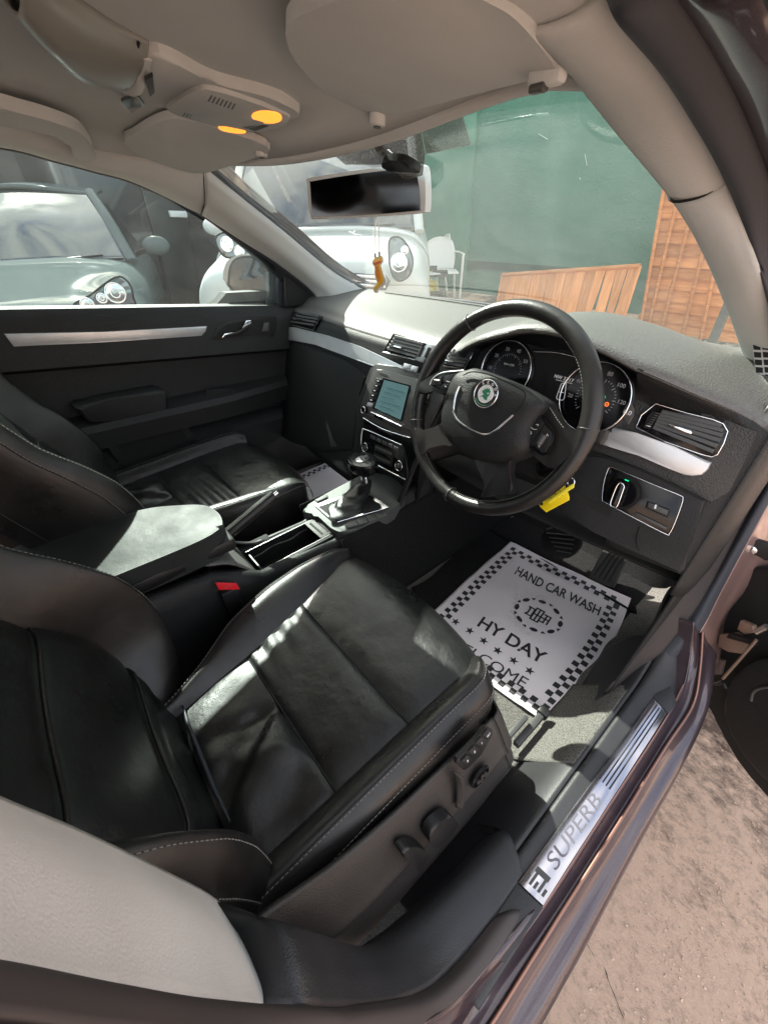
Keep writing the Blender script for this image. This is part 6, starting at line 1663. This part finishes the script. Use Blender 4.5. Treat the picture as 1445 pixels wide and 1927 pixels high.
# low leaning panel with vertical boards, one split
f2 = empty('leaning_fence', tuple(q(1070, 600)), 'low orange wooden panel of vertical boards leaning at the wall, one board split', 'fence panel')
FP = 4.35
tl_, tr_ = q(946, 517, FP), q(1206, 500, FP); brr = q(1170, 640, FP - .05)
n_b = 15
for k in range(n_b):
    a, b = k / n_b, (k + 1) / n_b - .002
    T0, T1 = tl_.lerp(tr_, a), tl_.lerp(tr_, b)
    B0_ = Vector((T0.x, FP - .04, .0)); B1_ = Vector((T1.x, FP - .04, .0))
    B0_.x = T0.x; B1_.x = T1.x
    if k == 11: B1_ = B1_ - Vector((.05, 0, 0))
    if k == 13: B0_ += Vector((.03, 0, 0)); B1_ -= Vector((.02, 0, 0))
    off = Vector((0, -.006 if k % 2 else 0, 0))
    plate('board', [T0 + off, T1 + off, B1_ + off, B0_ + off], (0, -.012, 0), WOODV, f2)
d_ = (tr_ - tl_).normalized()
tube('top_rail', [tl_ + Vector((0, -.02, .0)), tr_ + Vector((0, -.02, 0))], .022, WOOD, f2, seg=4)
tube('edge_post', [tr_ + Vector((0, -.02, 0)), Vector((tr_.x, FP - .06, 0))], .016, WOODV, f2, seg=4)
tube('edge_post', [tl_ + Vector((0, -.02, 0)), Vector((tl_.x, FP - .06, 0))], .016, WOODV, f2, seg=4)
# planks and rubbish at the foot of the fence
pk = plate('plank', [at(1200, 596, 'z', .12), at(1350, 572, 'z', .12), at(1352, 580, 'z', .12), at(1205, 606, 'z', .12)], (0, 0, .03), WOODV, None)
tag(pk, 'pale plank lying along the foot of the tall fence panel', 'plank')
gp9 = plate('green_tarpaulin', [at(1200, 612, 'z', .06), at(1310, 590, 'z', .06), at(1345, 596, 'z', .06), at(1300, 625, 'z', .02), at(1205, 632, 'z', .02)], (0, 0, .02), mat('dull green sheet', (.035, .09, .065), .7), None)
tag(gp9, 'dull green sheet lying below the plank', 'tarpaulin')
bm = bmesh.new(); random.seed(21)
for k in range(420):
    u = random.uniform(1215, 1400); v = random.uniform(612, 665)
    p = at(u, v, 'z', 0.01); s = random.uniform(.02, .11)
    R = Matrix.Rotation(random.uniform(0, 3.1), 3, 'Z') @ Matrix.Rotation(random.uniform(-.4, .4), 3, 'X')
    box_bm(bm, p + Vector((0, 0, s * .15)), (s, s * random.uniform(.1, .6), s * random.uniform(.08, .3)), R)
rb = link('rubble', bm, mat('pale rubble', (.42, .36, .29), .9, var=(6, .5)), None, kind='stuff')
tag(rb, 'broken pale rubble and scraps on the ground by the fence', 'rubble', kind='stuff')
po = box('fence_post', tuple(at(1358, 600, 'y', 3.2) + Vector((0, 0, 0))), (.05, .05, 1.1), mat('grey post', (.08, .09, .09), .7), None)
tag(po, 'short dark post in front of the rubble', 'post')
pass

# plastic chairs
WP = mat('white moulded plastic', (.75, .74, .72), .35)
def chair(loc, rz, label):
    c = empty('plastic_chair', loc, label, 'chair', 'white plastic chairs by the wall')
    R = Matrix.Rotation(rz, 3, 'Z'); L = Vector(loc); T = lambda x, y, z: L + R @ Vector((x, y, z))
    plate('seat', [T(*p) for p in ((-.22, -.2, .42), (.22, -.2, .42), (.24, .2, .42), (0, .24, .42), (-.24, .2, .42))], (0, 0, .02), WP, c, bevel=.006)
    rows = [[T(-.21, .21, .43), T(0, .25, .43), T(.21, .21, .43)], [T(-.23, .25, .62), T(0, .29, .62), T(.23, .25, .62)], [T(-.19, .29, .78), T(0, .33, .80), T(.19, .29, .78)], [T(-.10, .305, .835), T(0, .34, .85), T(.10, .305, .835)]]
    patch('backrest', rows, WP, c, nu=16, nv=14, t=.012)
    for s in (-1, 1):
        tube('armrest', [T(s * .22, .26, .66), T(s * .27, .1, .66), T(s * .28, -.15, .65), T(s * .26, -.22, .60), T(s * .25, -.22, .0)], .018, WP, c, n=24, sq=.6)
        tube('leg', [T(s * .22, .20, .42), T(s * .26, .27, 0)], .02, WP, c)
    return c
q1 = at(830, 530, 'y', 4.5); q2 = at(797, 530, 'y', 4.9)
ch1 = chair((q1.x, 4.5, 0), .9, 'white plastic armchair with a yellow and black cloth, nearer of the two by the wall')
ch2 = chair((q2.x, 5.0, 0), -.5, 'white plastic chair behind the one with the cloth, beside the van')
YC = mat('yellow cloth', (.75, .62, .03), .8); BC = mat('black cloth', (.02, .02, .02), .8)
cb0 = Vector((q1.x, 4.5, 0))
cl9 = empty('high_visibility_vest', tuple(cb0 + Vector((0, 0, .45))), 'crumpled yellow and black cloth lying on the white plastic chair', 'cloth')
random.seed(4)
for k, (u0, v0, u1, v1, mm) in enumerate(((780, 492, 800, 520, YC), (782, 510, 812, 530, YC), (796, 528, 822, 548, YC), (800, 500, 822, 522, BC), (820, 508, 842, 520, BC), (790, 515, 806, 526, BC))):
    y = 4.35
    rows = [[at(u0 + (u1 - u0) * i / 4, v0 + (v1 - v0) * j / 4, 'y', y + .03 * random.uniform(-1, 1)) for i in range(5)] for j in range(5)]
    patch('cloth_fold', rows, mm, cl9, nu=14, nv=14, t=.006)

# ---- generic vehicle front seen from our car
def front_vehicle(name, label, cat, origin, yaw, W, paint, hood_h, roof_h, hood_len, ws_len, kind):
    R = Matrix.Rotation(yaw, 3, 'Z'); L = Vector(origin)
    v = empty(name, origin, label, cat)
    T = lambda x, y, z: L + R @ Vector((x, y, z))                 # local: -y is forward, towards us
    h = W / 2
    # body: sections along the length; each section a half profile mirrored
    def sec(y, pts):
        P = [(-x, z) for x, z in pts[::-1]] + [(x, z) for x, z in pts[1:]]
        return cr([T(x, y + (.0 if True else 0) + .18 * (abs(x) / h) ** 3 * (1 if y < .6 else 0), z) for x, z in P], 61)
    top = lambda zc, ze, zlow: [(0, zc), (h * .45, zc - .012), (h * .80, ze), (h * .95, ze - .10), (h * 1.0, ze - .25), (h * .985, zlow + .15), (h * .93, zlow)]
    nz = hood_h - (.16 if kind == 'van' else .20)
    rows = [sec(-.02, top(nz - .22, nz - .24, .22)), sec(0, top(nz - .06, nz - .10, .20)), sec(.10, top(nz + .03, nz - .03, .20)), sec(.35, top(nz + .10, nz + .03, .20)), sec(.7, top(hood_h - .02, hood_h - .07, .20)), sec(hood_len, top(hood_h + .04, hood_h - .02, .20)), sec(hood_len + 1.2, top(hood_h + .06, hood_h + .02, .20)), sec(hood_len + 3.2, top(hood_h + .06, hood_h + .02, .20))]
    bm = bmesh.new(); N_ = 50
    cols = [cr([r[i] for r in rows], N_) for i in range(61)]
    VV = [[bm.verts.new(p) for p in c] for c in cols]
    for i in range(60):
        for j in range(N_ - 1): bm.faces.new((VV[i][j], VV[i][j + 1], VV[i + 1][j + 1], VV[i + 1][j]))
    bmesh.ops.recalc_face_normals(bm, faces=bm.faces)
    link('body', bm, paint, v, smooth=True)
    # front end cap
    bm = bmesh.new(); rr = [bm.verts.new(p) for p in rows[0]]; bm.faces.new(rr); bmesh.ops.recalc_face_normals(bm, faces=bm.faces)
    link('bumper', bm, paint, v)
    # greenhouse
    zb_ = hood_h + .0; y0 = hood_len - .05; y1 = y0 + ws_len
    wb, wt = h * .90, h * (.80 if kind == 'van' else .66)
    GL = mat('sky reflecting glass ' + name, (.015, .02, .022), .04, coat=.6, spec=1.0)
    rows = [[T(-wb, y0 + .16, zb_ - .03), T(-wb * .5, y0 + .03, zb_), T(0, y0, zb_ + .01), T(wb * .5, y0 + .03, zb_), T(wb, y0 + .16, zb_ - .03)],
            [T(-(wb + wt) / 2, (y0 + y1) / 2 + .12, (zb_ + roof_h) / 2), T(0, (y0 + y1) / 2 - .04, (zb_ + roof_h) / 2 + .04), T((wb + wt) / 2, (y0 + y1) / 2 + .12, (zb_ + roof_h) / 2)],
            [T(-wt, y1 + .08, roof_h - .04), T(0, y1, roof_h), T(wt, y1 + .08, roof_h - .04)]]
    patch('windscreen', rows, GL, v, nu=24, nv=16, t=.01)
    for s in (-1, 1):
        tube('screen_pillar', [T(s * wb, y0 + .14, zb_ - .03), T(s * (wb + wt) / 2, (y0 + y1) / 2 + .12, (zb_ + roof_h) / 2 + .005), T(s * wt, y1 + .08, roof_h - .03)], .042, paint, v, n=16, sq=.7)
        side = [T(s * wb, y0 + .2, zb_ - .02), T(s * wt, y1 + .1, roof_h - .05), T(s * wt, y1 + 1.6, roof_h - .06), T(s * wb, y1 + 1.7, zb_ + .02)]
        plate('side_glass', side, Vector(R @ Vector((s * .01, 0, 0))), GL, v)
    rows = [[T(-wt - .03, y1 + .06, roof_h - .06), T(0, y1 - .03, roof_h + .01), T(wt + .03, y1 + .06, roof_h - .06)], [T(-wt - .03, y1 + .8, roof_h + .0), T(0, y1 + .8, roof_h + .06), T(wt + .03, y1 + .8, roof_h + .0)], [T(-wt - .03, y1 + 2.2, roof_h), T(0, y1 + 2.2, roof_h + .05), T(wt + .03, y1 + 2.2, roof_h)]]
    patch('roof', rows, paint, v, nu=20, nv=14, t=.03)
    tube('wiper', [T(-wb * .8, y0 + .08, zb_ + .012), T(-wb * .1, y0 - .015, zb_ + .03)], .009, PLAST, v); tube('wiper', [T(.05, y0 - .01, zb_ + .012), T(wb * .75, y0 + .07, zb_ + .03)], .009, PLAST, v)
    plate('scuttle', [T(-wb * .95, y0 + .10, zb_ - .005), T(0, y0 - .05, zb_ + .02), T(wb * .95, y0 + .10, zb_ - .005), T(wb * .9, y0 + .2, zb_), T(0, y0 + .06, zb_ + .03), T(-wb * .9, y0 + .2, zb_)], (0, 0, .006), PLAST, v)
    # bonnet shut lines
    for s in (-1, 1):
        pass
    for s in (-1, 1):
        if kind == 'van' and s == 1: continue
        m0 = T(s * (h + .02), hood_len + .35, hood_h + .06)
        bm = bmesh.new(); bmesh.ops.create_uvsphere(bm, u_segments=20, v_segments=12, radius=1)
        for w_ in bm.verts: w_.co = m0 + R @ Vector((s * .10 + w_.co.x * .115, w_.co.y * .06, w_.co.z * .075))
        mm = link('door_mirror', bm, paint, v, smooth=True)
        tube('mirror_arm', [T(s * wb, hood_len + .4, hood_h), m0 + Vector((0, 0, -.03))], .02, PLAST, mm)
        c = T(s * (h - .06), .62, .32)
        ax_ = R @ Vector((1, 0, 0))
        tube('wheel', [c - ax_ * .1, c + ax_ * .1], .31, mat('tyre rubber', (.02, .02, .02), .8) if 'tyre rubber' not in MATS else MATS['tyre rubber'], v, seg=28)
    return v, T, R, h
HLG = mat('headlamp lens', (.12, .14, .15), .08, coat=1.0, metal=.5, spec=.8); HLI = mat('headlamp reflector', (.8, .82, .82), .15, metal=1)
def lamp(v, outline, T, N_dir, circ):
    o = plate('headlamp', outline, N_dir * .02, HLG, v, bevel=.008, smooth=40)
    tube('lamp_edge', [p + N_dir * .021 for p in cr(outline, 60, True)], .006, SEAM, o, closed=True)
    for c, r in circ:
        disc('reflector_bowl', c + N_dir * .016, N_dir, r, .008, HLI, o, 28, .003); ring('bowl_ring', c + N_dir * .026, N_dir, r * .95, .005, CHROME, o, 32); ring('bowl_ring', c + N_dir * .026, N_dir, r * .45, .004, CHROME, o, 24)
# white van
VWHITE = mat('white van paint', (.50, .53, .52), .7, spec=0.0, coat=.5, var=(2, .06))
vo = Vector((-2.35, 1.21, 0)); vyaw = .80
van, VT, VR, vh = front_vehicle('white_van', 'white van facing us beyond the mirror, with chrome grille and tall headlamps', 'van', tuple(vo), vyaw, 1.94, VWHITE, 1.06, 1.75, .80, .70, 'van')
vN = VR @ Vector((0, -1, .15))
VP0 = VT(0, .06, .9)
vpt = lambda x, y, c=cD, o=0.0: atp(*c(x, y), VP0 + vN * o, vN.normalized())
lamp(van, [vpt(*p, cD, .03) for p in ((980, 620), (1010, 600), (1050, 615), (1085, 665), (1103, 730), (1085, 800), (1040, 830), (1005, 815), (985, 760), (977, 690))], VT, vN.normalized(), [(vpt(1030, 735, cD, .03), .062), (vpt(1060, 670, cD, .03), .026)])
vpl = lambda x, y, o=0.0: atp(*cC(x, y), VT(-.6, .10, .9) + vN * o, vN.normalized())
lamp(van, [vpl(*p, .03) for p in ((1050, 440), (1085, 410), (1130, 420), (1190, 460), (1250, 515), (1180, 520), (1110, 530), (1075, 500))], VT, vN.normalized(), [(vpl(1110, 465, .03), .05), (vpl(1170, 500, .03), .04)])
plate('grille', [vpt(*p, cD, .06) for p in ((700, 770), (760, 790), (890, 795), (960, 800), (985, 830), (960, 880), (760, 860), (720, 830))], vN.normalized() * .02, PLAST, van, bevel=.005)
for k in range(3): tube('grille_bar', [vpt(745, 800 + 22 * k, cD, .085), vpt(960, 812 + 24 * k, cD, .085)], .011, CHROME, van)
for s, xx in ((-1, 0), (1, 0)): pass
tube('emblem', [vpt(*p, cD, .035) for p in ((768, 572), (790, 578), (805, 588), (835, 592))], .006, CHROME, van, n=12); tube('emblem', [vpt(*p, cD, .035) for p in ((800, 588), (788, 580), (800, 568))], .005, CHROME, van); tube('emblem', [vpt(*p, cD, .035) for p in ((805, 588), (815, 596), (828, 597))], .004, CHROME, van)
# grey car at the left
GCAR = mat('silver green grey car paint', (.085, .102, .102), .7, spec=0.0, coat=.35)
gv, GT, GR, gh_ = front_vehicle('grey_car', 'silver grey car at the left with sky mirrored in its windscreen', 'car', (-2.91, -.713, 0), 1.27, 1.75, GCAR, .94, 1.44, 1.05, .72, 'car')
gN = (GR @ Vector((0, -1, .1))).normalized()
gpt = lambda x, y, o=0.0: atp(*cC(x, y), GT(.6, .20, .7) + gN * o, gN)
lamp(gv, [gpt(*p, .16) for p in ((370, 765), (450, 705), (520, 650), (570, 622), (600, 625), (635, 660), (650, 720), (640, 770))], GT, gN, [(gpt(565, 700, .16), .062), (gpt(430, 755, .16), .040), (gpt(500, 725, .16), .030)])
# dark van between them
DV = mat('black van paint', (.012, .013, .015), .22, coat=.6)
dv = empty('black_van', (-5.6, 2.2, 0), 'black van side standing between the grey car and the white van', 'van')
bm = bmesh.new(); box_bm(bm, (-6.1, 2.4, 1.15), (1.0, 4.6, 2.1), Matrix.Rotation(.25, 3, 'Z'), .12, 4)
link('body', bm, DV, dv, smooth=True, ang=40)
hR = Matrix.Rotation(.25, 3, 'Z'); nx = hR @ Vector((1, 0, 0))
dpl = lambda x, y, o=0.0: atp(*cC(x, y), Vector((-6.1, 2.4, 1.15)) + nx * (.503 + o), nx)
plate('door_handle', [dpl(*p) for p in ((815, 300), (895, 303), (903, 315), (903, 335), (825, 332))], nx * .04, WHITEP, dv, bevel=.008)
plate('rear_door', [dpl(*p) for p in ((690, 200), (815, 240), (905, 300), (960, 700), (930, 770), (835, 770), (780, 520))], nx * .01, mat('dark grey panel', (.03, .033, .035), .35), dv, bevel=.004)
tube('panel_line', [dpl(780, 520, .012), dpl(840, 770, .012)], .012, SEAM, dv)
tube('panel_line', [dpl(690, 190, .012), dpl(780, 520, .012)], .006, GREY, dv)
# building behind the left vehicles: dark boundary wall, raised to darken the reflections in the grey car
lw = box('dark_wall', (-11, 9.5, 3.3), (.4, 30, 6.6), mat('dark brick wall', (.05, .05, .048), .8, var=(3, .3)), None)
tag(lw, 'dark wall far behind the parked vehicles on the left', 'wall')

# ---- keep the tree of parts three deep: thing > part > sub-part
def depth(o):
    d = 1
    while o.parent: d += 1; o = o.parent
    return d
for o in list(COL.objects):
    if depth(o) >= 4:
        p3 = o.parent; p2 = p3.parent
        if p2 is dash:
            p3.parent = car
        else:
            while depth(o) > 3: o.parent = o.parent.parent
for o in list(COL.objects):
    while depth(o) > 3: o.parent = o.parent.parent
